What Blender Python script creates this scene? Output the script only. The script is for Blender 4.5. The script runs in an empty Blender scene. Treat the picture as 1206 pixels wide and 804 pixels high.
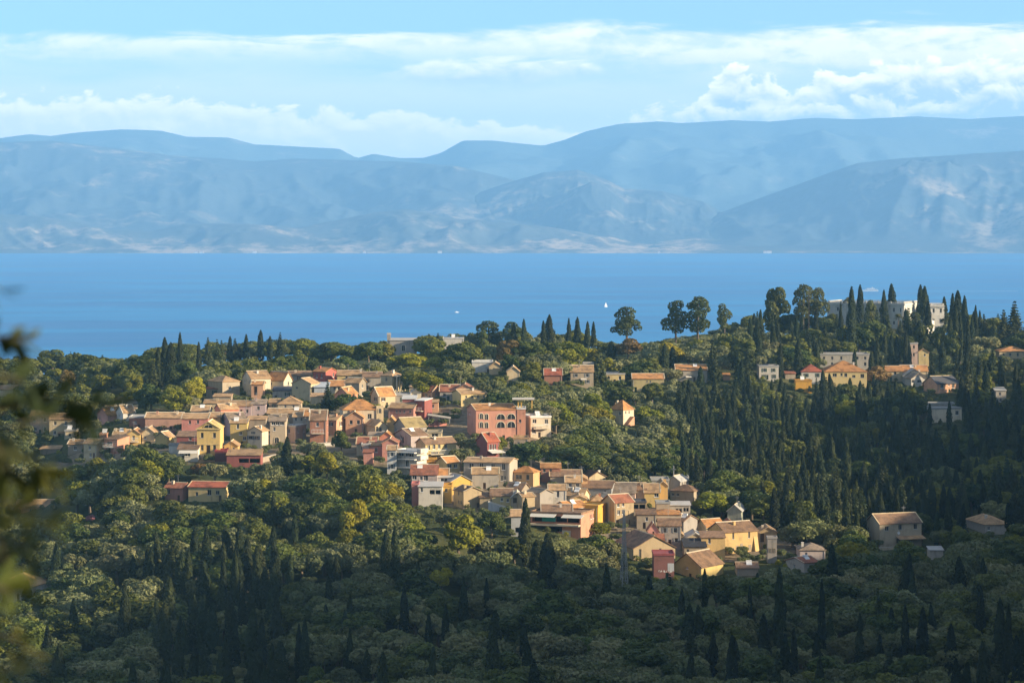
import bpy, math, random
import numpy as np
R = math.radians
S = bpy.context.scene
COL = S.collection
random.seed(7); RNG = np.random.default_rng(11)

# ------------------------------------------------------------------ camera, sky, sun, exposure
CAMZ = 200.0; F = 3400.0; EYE = 243.6           # focal length and eye level in photograph pixels (1206 wide)
cd = bpy.data.cameras.new('camera'); cam = bpy.data.objects.new('camera', cd); COL.objects.link(cam)
cam.location = (0, 0, CAMZ); cam.rotation_euler = (R(90), 0, 0)
cd.sensor_width = 36; cd.lens = F / 1206 * 36; cd.shift_y = -(402 - EYE) / 1206
cd.clip_start = 0.5; cd.clip_end = 60000
cd.dof.use_dof = True; cd.dof.focus_distance = 700; cd.dof.aperture_fstop = 6.0
S.camera = cam
S.view_settings.view_transform = 'Standard'; S.view_settings.look = 'None'
S.view_settings.exposure = 1.12; S.view_settings.gamma = 1.0; S.view_settings.use_curve_mapping = False
S.render.engine = 'CYCLES'
S.cycles.max_bounces = 6; S.cycles.diffuse_bounces = 2; S.cycles.glossy_bounces = 2
S.cycles.transmission_bounces = 2; S.cycles.volume_bounces = 4; S.cycles.transparent_max_bounces = 6
S.cycles.use_denoising = True
S.cycles.caustics_reflective = False; S.cycles.caustics_refractive = False

SUN_AZ = 107.0; SUN_EL = 18.0                   # clockwise from the view direction
sv = (math.sin(R(SUN_AZ)) * math.cos(R(SUN_EL)), math.cos(R(SUN_AZ)) * math.cos(R(SUN_EL)), math.sin(R(SUN_EL)))
SUN = np.array(sv)
ld = bpy.data.lights.new('sun', 'SUN'); lo = bpy.data.objects.new('sun', ld); COL.objects.link(lo)
ld.energy = 5.0; ld.angle = R(0.5); ld.color = (1.0, 0.82, 0.57)
from mathutils import Vector
lo.rotation_euler = Vector(sv).to_track_quat('Z', 'Y').to_euler(); lo.location = (300, -200, 400)

# ---- small node helper
class G:
    def __init__(s, tree): s.t = tree; s.n = tree.nodes; s.l = tree.links
    def node(s, kind, **kw):
        n = s.n.new(kind)
        for k, v in kw.items(): setattr(n, k, v)
        return n
    def put(s, sock, v):
        if v is None: return
        if hasattr(v, 'is_output') or hasattr(v, 'links'): s.l.new(v, sock)
        else:
            try: sock.default_value = v
            except Exception: sock.default_value = (*v, 1.0) if len(v) == 3 else v[:3]
    def m(s, op, a, b=None, c=None, clamp=False):
        n = s.node('ShaderNodeMath', operation=op, use_clamp=clamp)
        s.put(n.inputs[0], a); s.put(n.inputs[1], b); s.put(n.inputs[2], c)
        return n.outputs[0]
    def mix(s, f, a, b, mode='MIX'):
        n = s.node('ShaderNodeMix', data_type='RGBA', blend_type=mode, clamp_factor=True)
        s.put(n.inputs[0], f); s.put(n.inputs[6], a); s.put(n.inputs[7], b)
        return n.outputs[2]
    def noise(s, vec, scale, detail=3, rough=.55, dim='3D', dist=0.0):
        n = s.node('ShaderNodeTexNoise', noise_dimensions=dim)
        if vec is not None: s.l.new(vec, n.inputs['Vector'])
        n.inputs['Scale'].default_value = scale; n.inputs['Detail'].default_value = detail
        n.inputs['Roughness'].default_value = rough; n.inputs['Distortion'].default_value = dist
        return n.outputs['Fac']
    def ramp(s, v, lo, hi, a=0.0, b=1.0, smooth=True):
        n = s.node('ShaderNodeMapRange', clamp=True)
        n.interpolation_type = 'SMOOTHSTEP' if smooth else 'LINEAR'
        s.put(n.inputs[0], v); s.put(n.inputs[1], lo); s.put(n.inputs[2], hi); s.put(n.inputs[3], a); s.put(n.inputs[4], b)
        return n.outputs[0]
    def xyz(s, x, y, z):
        n = s.node('ShaderNodeCombineXYZ'); s.put(n.inputs[0], x); s.put(n.inputs[1], y); s.put(n.inputs[2], z)
        return n.outputs[0]

# ---- sky: physical sky plus banks of cloud low over the far mountains
def make_world():
    w = bpy.data.worlds.new('World'); S.world = w; w.use_nodes = True
    g = G(w.node_tree); g.n.clear()
    tc = g.node('ShaderNodeTexCoord')
    sep = g.node('ShaderNodeSeparateXYZ'); g.l.new(tc.outputs['Generated'], sep.inputs[0])
    X, Y, Z = sep.outputs
    Yp = g.m('MAXIMUM', Y, 0.02)
    u = g.m('DIVIDE', X, Yp)                       # tan of azimuth
    v = g.m('DIVIDE', Z, Yp)                       # tan of elevation
    front = g.ramp(Y, 0.3, 0.6)
    # clear sky, read a little higher than the horizon band so that it keeps its blue
    zz = g.m('ADD', g.m('MULTIPLY', g.m('ABSOLUTE', Z), 0.9), SKY_LIFT)
    sv_ = g.xyz(X, Y, zz)
    nm = g.node('ShaderNodeVectorMath', operation='NORMALIZE'); g.l.new(sv_, nm.inputs[0])
    sk = g.node('ShaderNodeTexSky', sky_type='NISHITA', sun_disc=False)
    sk.sun_elevation = R(SUN_EL); sk.sun_rotation = R(SUN_AZ); sk.altitude = 200
    sk.air_density = 1.0; sk.dust_density = 0.4; sk.ozone_density = 2.0
    g.l.new(nm.outputs[0], sk.inputs[0])
    clear = g.mix(1.0, sk.outputs[0], SKY_TINT, 'MULTIPLY')

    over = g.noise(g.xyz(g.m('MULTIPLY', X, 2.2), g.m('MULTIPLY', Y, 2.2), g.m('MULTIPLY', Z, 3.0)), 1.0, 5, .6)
    clear = g.mix(g.m('MULTIPLY', g.ramp(over, .36, .6, .25, .92), g.ramp(Z, .10, .28)), clear, ADDED_VEIL)  # whitish veil high overhead, out of view, added to warm the skylight
    def row(r): return (EYE - r) / F
    U = g.m('MULTIPLY_ADD', u, F / 1800.0, (603 + 300) / 1800.0, clamp=True)
    P1 = g.xyz(g.m('MULTIPLY', u, 75.0), g.m('MULTIPLY', v, 120.0), 3.3)
    n1 = g.m('SUBTRACT', g.noise(P1, 1.0, 8, .60, dist=.35), .5)
    P2 = g.xyz(g.m('MULTIPLY', u, 16.0), g.m('MULTIPLY', v, 90.0), 8.1)
    n2 = g.m('SUBTRACT', g.noise(P2, 1.0, 6, .62, dist=.5), .5)
    def curve(pts, smooth=True):
        n = g.node('ShaderNodeFloatCurve'); c = n.mapping.curves[0]
        q = [((p + 300) / 1800.0, y / 200.0) for p, y in pts]
        while len(c.points) < len(q): c.points.new(.5, .5)
        for pt, (x, y) in zip(c.points, q): pt.location = (x, y); pt.handle_type = 'AUTO_CLAMPED'
        n.mapping.update(); g.put(n.inputs[1], U); n.inputs[0].default_value = 1.0
        return n.outputs[0]
    rowv = g.m('MULTIPLY_ADD', v, -F / 200.0, EYE / 200.0)          # elevation as a 0..1 scale, growing downward
    P3_ = g.xyz(g.m('MULTIPLY_ADD', u, 75.0, 75 * .0016), g.m('MULTIPLY_ADD', v, 120.0, 120 * .0022), 3.3)
    n1s = g.m('SUBTRACT', g.noise(P3_, 1.0, 8, .60, dist=.35), .5)
    relief = g.m('SUBTRACT', n1, n1s)                                   # billows, lit from the sun's side
    def layer(col, top, bot, opac, na, amp, soft_t, soft_b, lit_h, lit_n, bright, shade, wisp=False):
        t = g.m('SUBTRACT', curve(top), g.m('MULTIPLY', na, amp / 200.0))
        dt = g.m('SUBTRACT', rowv, t)                                   # depth below the cloud's upper edge
        b = curve(bot) if isinstance(bot, list) else bot / 200.0
        db = g.m('SUBTRACT', b, g.m('MULTIPLY_ADD', n2, .12, rowv))
        a = g.m('MULTIPLY', g.ramp(dt, 0, soft_t / 200.0), g.ramp(db, 0, soft_b / 200.0))
        a = g.m('MULTIPLY', a, curve([(p, o * 200) for p, o in opac]) if isinstance(opac, list) else opac)
        if wisp: a = g.m('MULTIPLY', a, g.ramp(g.m('ADD', n2, g.m('MULTIPLY', n1, .5)), -.18, .06, .45, 1.0))
        li = g.m('ADD', g.m('MULTIPLY', relief, lit_n), g.ramp(dt, 0, lit_h / 200.0, 1.0, .0, False), clamp=True)
        c = g.mix(li, shade, bright)
        return g.mix(g.m('MULTIPLY', a, front), col, c)
    col = clear
    # general pale veil towards the mountains
    col = g.mix(g.m('MULTIPLY', g.m('MULTIPLY', g.ramp(g.m('ADD', rowv, g.m('MULTIPLY', n2, .35)), .22, .62, 0, .62), front), 1.0), col, CLOUD_PALE)
    for nm, top, bot, op, amp, st, sb, lh, ln in LAYERS:
        wisp = nm in ('HIGH', 'STREAK')
        col = layer(col, top, bot, op, n2 if wisp else n1, amp, st, sb, lh, ln, CLOUD_SOFT if nm == 'HIGH' else CLOUD_LIT, CLOUD_PALE if nm in ('HIGH', 'LOW') else CLOUD_SHADE, wisp)
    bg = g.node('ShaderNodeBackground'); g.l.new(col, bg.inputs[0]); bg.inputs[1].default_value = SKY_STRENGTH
    out = g.node('ShaderNodeOutputWorld'); g.l.new(bg.outputs[0], out.inputs[0])
    w.cycles.sampling_method = 'MANUAL'; w.cycles.sample_map_resolution = 1024
SKY_LIFT = 0.16; SKY_STRENGTH = 0.13
SKY_TINT = (0.92, 1.00, 1.04, 1)
k_ = 1 / SKY_STRENGTH * .46
ADDED_VEIL = (.21 / SKY_STRENGTH, .215 / SKY_STRENGTH, .23 / SKY_STRENGTH, 1)
CLOUD_LIT = (2.15 * k_, 1.85 * k_, 1.5 * k_, 1)
CLOUD_PALE = (1.55 * k_, 1.42 * k_, 1.34 * k_, 1)
CLOUD_SOFT = (1.85 * k_, 1.64 * k_, 1.45 * k_, 1)
CLOUD_SHADE = (.78 * k_, .90 * k_, 1.06 * k_, 1)
# cloud banks: upper edge, lower edge, opacity by column; size of the noise on the edge, softness above and below, lit depth, relief
LAYERS = [
 ('HIGH', [(-300, 36), (0, 36), (300, 36), (600, 32), (760, 26), (960, 26), (1075, 16), (1206, 24), (1500, 30)],
  [(-300, 80), (0, 92), (300, 90), (600, 92), (720, 100), (900, 110), (1206, 115), (1500, 110)], [(-300, .75), (0, .78), (300, .85), (600, .88), (760, .9), (1206, .95), (1500, .9)], 55, 14, 50, 60, 1.6),
 ('STREAK', [(380, 100), (440, 84), (500, 71), (600, 67), (680, 67), (740, 100)], [(380, 95), (440, 98), (500, 108), (600, 112), (680, 100), (740, 95)], [(400, 0), (450, .5), (520, .8), (690, .8), (725, .0), (760, 0)], 40, 7, 28, 26, 1.6),
 ('LOW', [(-300, 116), (0, 112), (80, 108), (140, 108), (210, 112), (262, 114), (320, 126), (400, 128), (470, 126), (540, 136), (640, 146), (700, 154), (760, 170)],
  [(-300, 200), (1500, 200)], [(-300, .9), (300, .95), (560, .85), (680, .8), (760, 0)], 90, 10, 60, 40, 3.6),
 ('BULK', [(690, 142), (730, 134), (770, 124), (815, 116), (845, 86), (866, 76), (890, 94), (925, 98), (965, 82), (1010, 76), (1060, 68), (1095, 66), (1140, 68), (1206, 68), (1500, 80)],
  146, [(690, 0), (740, .85), (800, .95), (1206, .98), (1500, .9)], 85, 8, 16, 46, 3.0),
 ('FRINGE', [(690, 150), (735, 136), (790, 128), (860, 124), (940, 120), (1000, 118), (1060, 114), (1130, 106), (1206, 102), (1500, 100)],
  [(690, 156), (760, 160), (960, 160), (1206, 156), (1500, 150)], [(690, 0), (750, .9), (1206, .85)], 70, 9, 14, 26, 3.4),
]
make_world()

# ------------------------------------------------------------------ object helpers
def tag(o, label=None, cat=None, group=None, kind=None):
    if label: o['label'] = label
    if cat: o['category'] = cat
    if group: o['group'] = group
    if kind: o['kind'] = kind
    return o
def empty(name, loc, rz=0.0):
    o = bpy.data.objects.new(name, None); COL.objects.link(o); o.location = loc; o.rotation_euler = (0, 0, rz)
    o.empty_display_size = 0.5
    return o
def mesh_np(name, V, loops, counts, mats=(), mat_idx=None, smooth=False):
    me = bpy.data.meshes.new(name)
    V = np.asarray(V, np.float32); loops = np.asarray(loops, np.int32).ravel(); counts = np.asarray(counts, np.int32)
    me.vertices.add(len(V)); me.vertices.foreach_set('co', V.ravel())
    me.loops.add(len(loops)); me.loops.foreach_set('vertex_index', loops)
    me.polygons.add(len(counts))
    st = np.zeros(len(counts), np.int32); st[1:] = np.cumsum(counts)[:-1]
    me.polygons.foreach_set('loop_start', st)
    for m in mats: me.materials.append(m)
    if mat_idx is not None: me.polygons.foreach_set('material_index', np.asarray(mat_idx, np.int32))
    if smooth: me.polygons.foreach_set('use_smooth', np.ones(len(counts), bool))
    me.update(calc_edges=True)
    if not smooth: me.shade_flat()
    return me
class MB:
    """collects faces of one mesh"""
    def __init__(s): s.v = []; s.f = []; s.m = []
    def add(s, vs, fs, mi=0):
        b = len(s.v); s.v += [tuple(p) for p in vs]
        for f in fs: s.f.append(tuple(b + i for i in f)); s.m.append(mi)
    def quad(s, a, b, c, d, mi=0): s.add([a, b, c, d], [(0, 1, 2, 3)], mi)
    def box(s, x0, y0, z0, x1, y1, z1, mi=0):
        vs = [(x0, y0, z0), (x1, y0, z0), (x1, y1, z0), (x0, y1, z0), (x0, y0, z1), (x1, y0, z1), (x1, y1, z1), (x0, y1, z1)]
        s.add(vs, [(0, 3, 2, 1), (4, 5, 6, 7), (0, 1, 5, 4), (1, 2, 6, 5), (2, 3, 7, 6), (3, 0, 4, 7)], mi)
    def prism(s, pts, a, b, axis, mi=0):
        """polygon of (p, z) extruded along 'x' or 'y' from a to b"""
        n = len(pts)
        def P(t, q): return (t, q[0], q[1]) if axis == 'x' else (q[0], t, q[1])
        vs = [P(a, q) for q in pts] + [P(b, q) for q in pts]
        fs = [tuple(range(n - 1, -1, -1)), tuple(range(n, 2 * n))] + [(i, (i + 1) % n, n + (i + 1) % n, n + i) for i in range(n)]
        s.add(vs, fs, mi)
    def tube(s, p, q, r0, r1=None, n=6, mi=0):
        r1 = r0 if r1 is None else r1
        p = Vector(p); q = Vector(q); d = (q - p).normalized()
        a = d.orthogonal().normalized(); b = d.cross(a)
        vs = [p + (a * math.cos(t) + b * math.sin(t)) * r0 for t in [2 * math.pi * i / n for i in range(n)]]
        vs += [q + (a * math.cos(t) + b * math.sin(t)) * r1 for t in [2 * math.pi * i / n for i in range(n)]]
        s.add(vs, [(i, (i + 1) % n, n + (i + 1) % n, n + i) for i in range(n)] + [tuple(range(n - 1, -1, -1)), tuple(range(n, 2 * n))], mi)
    def mesh(s, name, *mats):
        return mesh_np(name, s.v, [i for f in s.f for i in f], [len(f) for f in s.f], mats, s.m)
    def build(s, name, mats, parent=None, smooth=False):
        if not isinstance(mats, (list, tuple)): mats = [mats]
        me = s.mesh(name, *mats)
        o = bpy.data.objects.new(name, me); COL.objects.link(o)
        if parent is not None: o.parent = parent
        return o

# ------------------------------------------------------------------ materials
MATS = {}
def principled(name):
    m = bpy.data.materials.new(name); m.use_nodes = True
    g = G(m.node_tree); b = g.n['Principled BSDF']
    return m, g, b
def mat_wall(key, c, rough=.9, stain=.5):
    if ('w', key) in MATS: return MATS['w', key]
    m, g, b = principled('plaster_' + key)
    tc = g.node('ShaderNodeTexCoord'); oi = g.node('ShaderNodeObjectInfo')
    sh = g.node('ShaderNodeVectorMath', operation='ADD'); g.l.new(tc.outputs['Object'], sh.inputs[0])
    rx = g.xyz(g.m('MULTIPLY', oi.outputs['Random'], 91.0), g.m('MULTIPLY', oi.outputs['Random'], 37.0), 0.0); g.l.new(rx, sh.inputs[1])
    st = g.node('ShaderNodeVectorMath', operation='MULTIPLY'); g.l.new(sh.outputs[0], st.inputs[0]); st.inputs[1].default_value = (1.4, 1.4, .22)
    n1 = g.noise(st.outputs[0], 1.0, 4, .65); n2 = g.noise(sh.outputs[0], .45, 4, .6); n3 = g.noise(sh.outputs[0], 3.2, 3, .6)
    f = g.m('ADD', g.ramp(n1, .48, .78, 0, .5), g.ramp(n2, .5, .75, 0, .5))
    dirty = tuple(x * .38 + .03 for x in c)
    col = g.mix(g.m('MULTIPLY', f, stain * 2), (*c, 1), (*dirty, 1))
    pale = tuple(min(.8, x * 1.05 + .08) for x in c)
    col = g.mix(g.ramp(n3, .56, .8, 0, stain), col, (*pale, 1))
    hv = g.node('ShaderNodeHueSaturation'); g.l.new(col, hv.inputs['Color'])
    g.put(hv.inputs['Value'], g.m('MULTIPLY_ADD', oi.outputs['Random'], .18, .91)); hv.inputs['Saturation'].default_value = 1.0
    g.l.new(hv.outputs[0], b.inputs['Base Color']); b.inputs['Roughness'].default_value = rough
    b.inputs['Specular IOR Level'].default_value = .2
    MATS['w', key] = m
    return m
def mat_roof(key, c, tiles=True):
    if ('r', key) in MATS: return MATS['r', key]
    m, g, b = principled('roof_' + key)
    tc = g.node('ShaderNodeTexCoord'); oi = g.node('ShaderNodeObjectInfo')
    sh = g.node('ShaderNodeVectorMath', operation='ADD'); g.l.new(tc.outputs['Object'], sh.inputs[0])
    rx = g.xyz(g.m('MULTIPLY', oi.outputs['Random'], 57.0), g.m('MULTIPLY', oi.outputs['Random'], 23.0), 0.0); g.l.new(rx, sh.inputs[1])
    n1 = g.noise(sh.outputs[0], .5, 4, .65); n2 = g.noise(sh.outputs[0], 2.6, 3, .7); n3 = g.noise(sh.outputs[0], 7.0, 2, .6)
    if tiles:
        dk = tuple(x * .50 + .012 for x in c); pale = (c[0] * .75 + .16, c[1] * .8 + .14, c[2] * .8 + .10)
        col = g.mix(g.ramp(n1, .40, .66), (*c, 1), (*dk, 1))
        col = g.mix(g.ramp(n2, .52, .78, 0, .75), col, (*pale, 1))
        col = g.mix(g.ramp(n3, .5, .8, 0, .6), col, (*dk, 1))
    else:
        dk = tuple(x * .6 for x in c)
        col = g.mix(g.ramp(n1, .4, .75, 0, .6), (*c, 1), (*dk, 1))
        col = g.mix(g.ramp(n2, .55, .8, 0, .5), col, (*dk, 1))
    hv = g.node('ShaderNodeHueSaturation'); g.l.new(col, hv.inputs['Color'])
    g.put(hv.inputs['Value'], g.m('MULTIPLY_ADD', oi.outputs['Random'], .3, .85))
    g.l.new(hv.outputs[0], b.inputs['Base Color']); b.inputs['Roughness'].default_value = .9; b.inputs['Specular IOR Level'].default_value = .15
    if tiles:
        wv = g.node('ShaderNodeTexWave', wave_type='BANDS', bands_direction='X'); wv.inputs['Scale'].default_value = 1.1; wv.inputs['Distortion'].default_value = .6
        g.l.new(tc.outputs['Object'], wv.inputs['Vector'])
        bp = g.node('ShaderNodeBump'); bp.inputs['Strength'].default_value = .5; bp.inputs['Distance'].default_value = .08
        g.l.new(g.m('ADD', wv.outputs['Fac'], n3), bp.inputs['Height']); g.l.new(bp.outputs[0], b.inputs['Normal'])
    MATS['r', key] = m
    return m
def mat_plain(key, c, rough=.6, spec=.3, metal=0.0):
    if ('p', key) in MATS: return MATS['p', key]
    m, g, b = principled(key)
    tc = g.node('ShaderNodeTexCoord'); n = g.noise(tc.outputs['Object'], 2.0, 3, .6)
    col = g.mix(g.ramp(n, .4, .75, 0, .35), (*c, 1), (*[x * .6 for x in c], 1))
    g.l.new(col, b.inputs['Base Color']); b.inputs['Roughness'].default_value = rough; b.inputs['Specular IOR Level'].default_value = spec; b.inputs['Metallic'].default_value = metal
    MATS['p', key] = m
    return m
WALL = dict(greyw=(.40,.37,.32), pink=(.56,.27,.22), white=(.60,.57,.51), brick=(.36,.15,.10), terra=(.46,.25,.18), stone=(.30,.25,.19), cream=(.58,.46,.28), creamw=(.66,.57,.42),
  salmon=(.58,.25,.16), yellow=(.58,.41,.14), yellowp=(.62,.48,.22), ochre=(.52,.33,.12), rose=(.56,.21,.18), crimson=(.24,.05,.055), dkred=(.16,.035,.04), lilac=(.46,.36,.36), coral=(.62,.21,.13),
  stonec=(.40,.33,.24), salmontan=(.56,.31,.19), red=(.40,.085,.075), beige=(.47,.39,.24), bluegrey=(.42,.46,.50), ochrey=(.58,.43,.18), greybeige=(.40,.36,.30), creamst=(.50,.42,.30), blush=(.52,.37,.31),
  brickp=(.48,.21,.17), greystone=(.30,.28,.26), lilacg=(.44,.37,.36), whitew=(.64,.60,.53), paleblue=(.46,.48,.49), amber=(.66,.40,.08), amberd=(.62,.32,.03), orangew=(.60,.27,.04), stonet=(.42,.32,.19),
  pinkp=(.55,.25,.18), apricot=(.60,.37,.18), bluestone=(.27,.29,.31), wood=(.40,.31,.22), ochrel=(.60,.41,.17), sage=(.33,.36,.28), crimsond=(.17,.055,.06), yellowd=(.50,.38,.14), pinkl=(.68,.33,.28), olivew=(.46,.38,.18), palace=(.66,.64,.58))
WALL = {k: tuple(x * .84 + y * .16 for x, y in zip(v, (.40, .31, .20))) for k, v in WALL.items()}
ROOF = dict(tan=(.46,.29,.15), brown=(.27,.165,.10), orange=(.50,.24,.09), redbrown=(.34,.13,.075), greytan=(.33,.25,.18), olivetan=(.34,.26,.12), yellowr=(.55,.40,.16), redr=(.38,.11,.06))
FLAT = dict(greyr=(.36,.35,.33), salmonr=(.5,.26,.17), dkredr=(.22,.05,.05), zinc=(.40,.43,.46), palegrey=(.46,.44,.41), dkgrey=(.10,.10,.11), whiter=(.66,.64,.60), beiger=(.45,.38,.26), oranger=(.55,.30,.07), roser=(.5,.2,.18), greystr=(.3,.28,.26), crimsonr=(.33,.1,.1), black=(.05,.05,.055))
def wall_m(k): return mat_wall(k, WALL[k])
def roof_m(k): return mat_roof(k, ROOF[k]) if k in ROOF else mat_roof(k, FLAT[k], False)
GLASS = mat_plain('window_glass', (.025, .028, .032), .12, .6)
FRAME = mat_plain('window_frame_paint', (.42, .40, .36), .6)
FRAMEW = mat_plain('window_frame_white', (.74, .72, .68), .6)
SHUT_G = mat_plain('shutter_green', (.05, .09, .06), .6)
SHUT_B = mat_plain('shutter_brown', (.12, .07, .045), .7)
SHUT_Y = mat_plain('shutter_grey', (.15, .16, .17), .7)
DOORM = mat_plain('door_wood', (.09, .06, .04), .6)
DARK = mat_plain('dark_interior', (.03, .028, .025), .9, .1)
METAL = mat_plain('rail_metal', (.30, .30, .30), .5)
WHITE = mat_plain('white_paint', (.74, .73, .70), .6)
AWN = mat_plain('awning_pale', (.62, .58, .50), .8)
GREEN = mat_plain('green_canvas', (.02, .22, .18), .8)
# ------------------------------------------------------------------ land form
def smooth_noise2(x, y, seed=0):
    """value noise on arrays, -1..1"""
    xi = np.floor(x).astype(np.int64); yi = np.floor(y).astype(np.int64); xf = x - xi; yf = y - yi
    def h(a, b):
        n = (a * 374761393 + b * 668265263 + seed * 1442695041) & 0xffffffff
        n = ((n ^ (n >> 13)) * 1274126177) & 0xffffffff
        return ((n ^ (n >> 16)) & 0xffff) / 32767.5 - 1
    sx = xf * xf * xf * (xf * (xf * 6 - 15) + 10); sy = yf * yf * yf * (yf * (yf * 6 - 15) + 10)
    a = h(xi, yi) * (1 - sx) + h(xi + 1, yi) * sx; b = h(xi, yi + 1) * (1 - sx) + h(xi + 1, yi + 1) * sx
    return a * (1 - sy) + b * sy
def fbm(x, y, oct=5, gain=.5, seed=0):
    t = 0; a = 1; n = 0
    for i in range(oct): t = t + a * smooth_noise2(x * 2 ** i, y * 2 ** i, seed + i); n += a; a *= gain
    return t / n
def ridged(x, y, oct=5, gain=.5, seed=0):
    t = 0; a = 1; n = 0
    for i in range(oct): t = t + a * (1 - np.abs(smooth_noise2(x * 2 ** i, y * 2 ** i, seed + i)) * 2); n += a; a *= gain
    return t / n
# ground row seen at a distance, per column of the photograph
PROF = {
 0:    [(470,850),(560,745),(620,672),(680,605),(740,548),(800,500),(870,468),(950,453),(1040,446),(1120,449)],
 200:  [(470,842),(560,722),(620,640),(670,555),(700,533),(735,508),(780,478),(830,455),(880,440),(950,430),(1020,434)],
 400:  [(470,838),(560,702),(620,620),(660,572),(700,534),(750,490),(800,462),(850,445),(890,430),(930,424),(1010,428)],
 600:  [(470,835),(540,735),(600,668),(640,606),(680,562),(730,507),(790,458),(840,432),(890,414),(930,410),(1010,416)],
 750:  [(470,835),(540,745),(590,692),(625,648),(665,603),(720,560),(765,515),(810,475),(850,452),(890,428),(940,412),(1020,414)],
 850:  [(470,835),(540,748),(595,694),(640,650),(700,598),(750,552),(800,500),(850,455),(890,425),(940,402),(1010,402)],
 1050: [(470,840),(540,762),(600,692),(650,646),(720,598),(780,545),(830,500),(870,466),(905,448),(945,424),(975,396),(995,387),(1050,388)],
 1206: [(470,850),(540,775),(610,692),(660,640),(730,590),(790,535),(840,490),(880,455),(925,428),(965,411),(1005,404),(1060,406)],
}
PX = np.array(sorted(PROF), float)
YS = np.arange(0, 3001, 5.0)
NEAR = [(0,198.35),(8,197.2),(15,196.0),(40,189),(100,171),(200,147),(300,129),(390,119.5)]
tab = []
for p in PX:
    pts = PROF[int(p)]
    yz = NEAR + [(y, CAMZ - (r - EYE) / F * y) for y, r in pts]
    yl, zl = yz[-1]
    yz += [(yl + 120, zl - 22), (yl + 300, zl - 62), (1750, 38), (2150, 8), (2350, -2), (2600, -5), (3001, -5)]
    a = np.array(yz); z = np.interp(YS, a[:, 0], a[:, 1])
    k = np.ones(7) / 7; zp = np.pad(z, 3, mode='edge'); z2 = np.convolve(zp, k, 'valid'); z2[:6] = z[:6]
    tab.append(z2)
TAB = np.array(tab)
CREST = np.array([(-300,262),(0,258),(200,256),(330,252),(440,246),(478,236),(500,222),(530,206),(575,196),(640,198),(700,208),(745,214),(790,204),(840,182),(900,160),(1000,140),(1400,60)], float)
def HGT(x, y):
    x = np.asarray(x, float); y = np.asarray(y, float); x, y = np.broadcast_arrays(x, y)
    yy = np.clip(y, 0, 3000)
    p = 603 + F * x / np.maximum(yy, 60.0)
    p = np.clip(p, PX[0], PX[-1])
    iy = np.clip((yy / 5).astype(int), 0, len(YS) - 2); fy = yy / 5 - iy
    ip = np.clip(np.searchsorted(PX, p) - 1, 0, len(PX) - 2); fp = (p - PX[ip]) / (PX[ip + 1] - PX[ip]); fp = fp * fp * (3 - 2 * fp)
    z = (TAB[ip, iy] * (1 - fy) + TAB[ip, iy + 1] * fy) * (1 - fp) + (TAB[ip + 1, iy] * (1 - fy) + TAB[ip + 1, iy + 1] * fy) * fp
    z = z - np.where(y < 0, y * 0.03, 0)
    z = z + 1.1 * fbm(x / 38, y / 38, 3, .5, 3) * np.clip((y - 60) / 300, 0, 1) * np.clip((2200 - y) / 600, 0, 1)
    # the hill beside the valley, beyond the right edge of the photograph, whose shade lies over the near valley
    c = np.interp(y, CREST[:, 0], CREST[:, 1]) + 5 * fbm(y / 45, y * 0 + 3.3, 3, .5, 9)
    edge = 0.185 * np.maximum(y, 0) + 14
    t = np.clip((x - edge) / np.maximum(300 - edge, 60), 0, 1); t = t * t * (3 - 2 * t)
    back = np.clip((x - 300) / 500, 0, 1)
    hill = c - 60 * back
    z = np.where(x > edge, z + np.maximum(hill - z, 0) * t, z)
    return z
def ground_at(p, r, lo=380.0, hi=1120.0):
    """distance at which the sight line through (column, row) meets the ground"""
    ys = np.arange(lo, hi, 1.0)
    d = HGT((p - 603) / F * ys, ys) - (CAMZ - (r - EYE) / F * ys)
    k = np.where(d > 0)[0]
    return float(ys[k[0]]) if len(k) else float(ys[600 + np.argmax(d[600:])] if len(d) > 600 else ys[-1])

def grid_mesh(name, X, Y, Z, mat, smooth=True):
    ny, nx = X.shape
    V = np.stack([X, Y, Z], -1).reshape(-1, 3)
    i = np.arange((ny - 1) * (nx - 1)); r = i // (nx - 1); c = i % (nx - 1); a = r * nx + c
    L = np.stack([a, a + 1, a + nx + 1, a + nx], -1)
    return mesh_np(name, V, L, np.full(len(L), 4), [mat], None, smooth)
def structure(name, me):
    o = bpy.data.objects.new(name, me); COL.objects.link(o); o['kind'] = 'structure'
    return o

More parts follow.
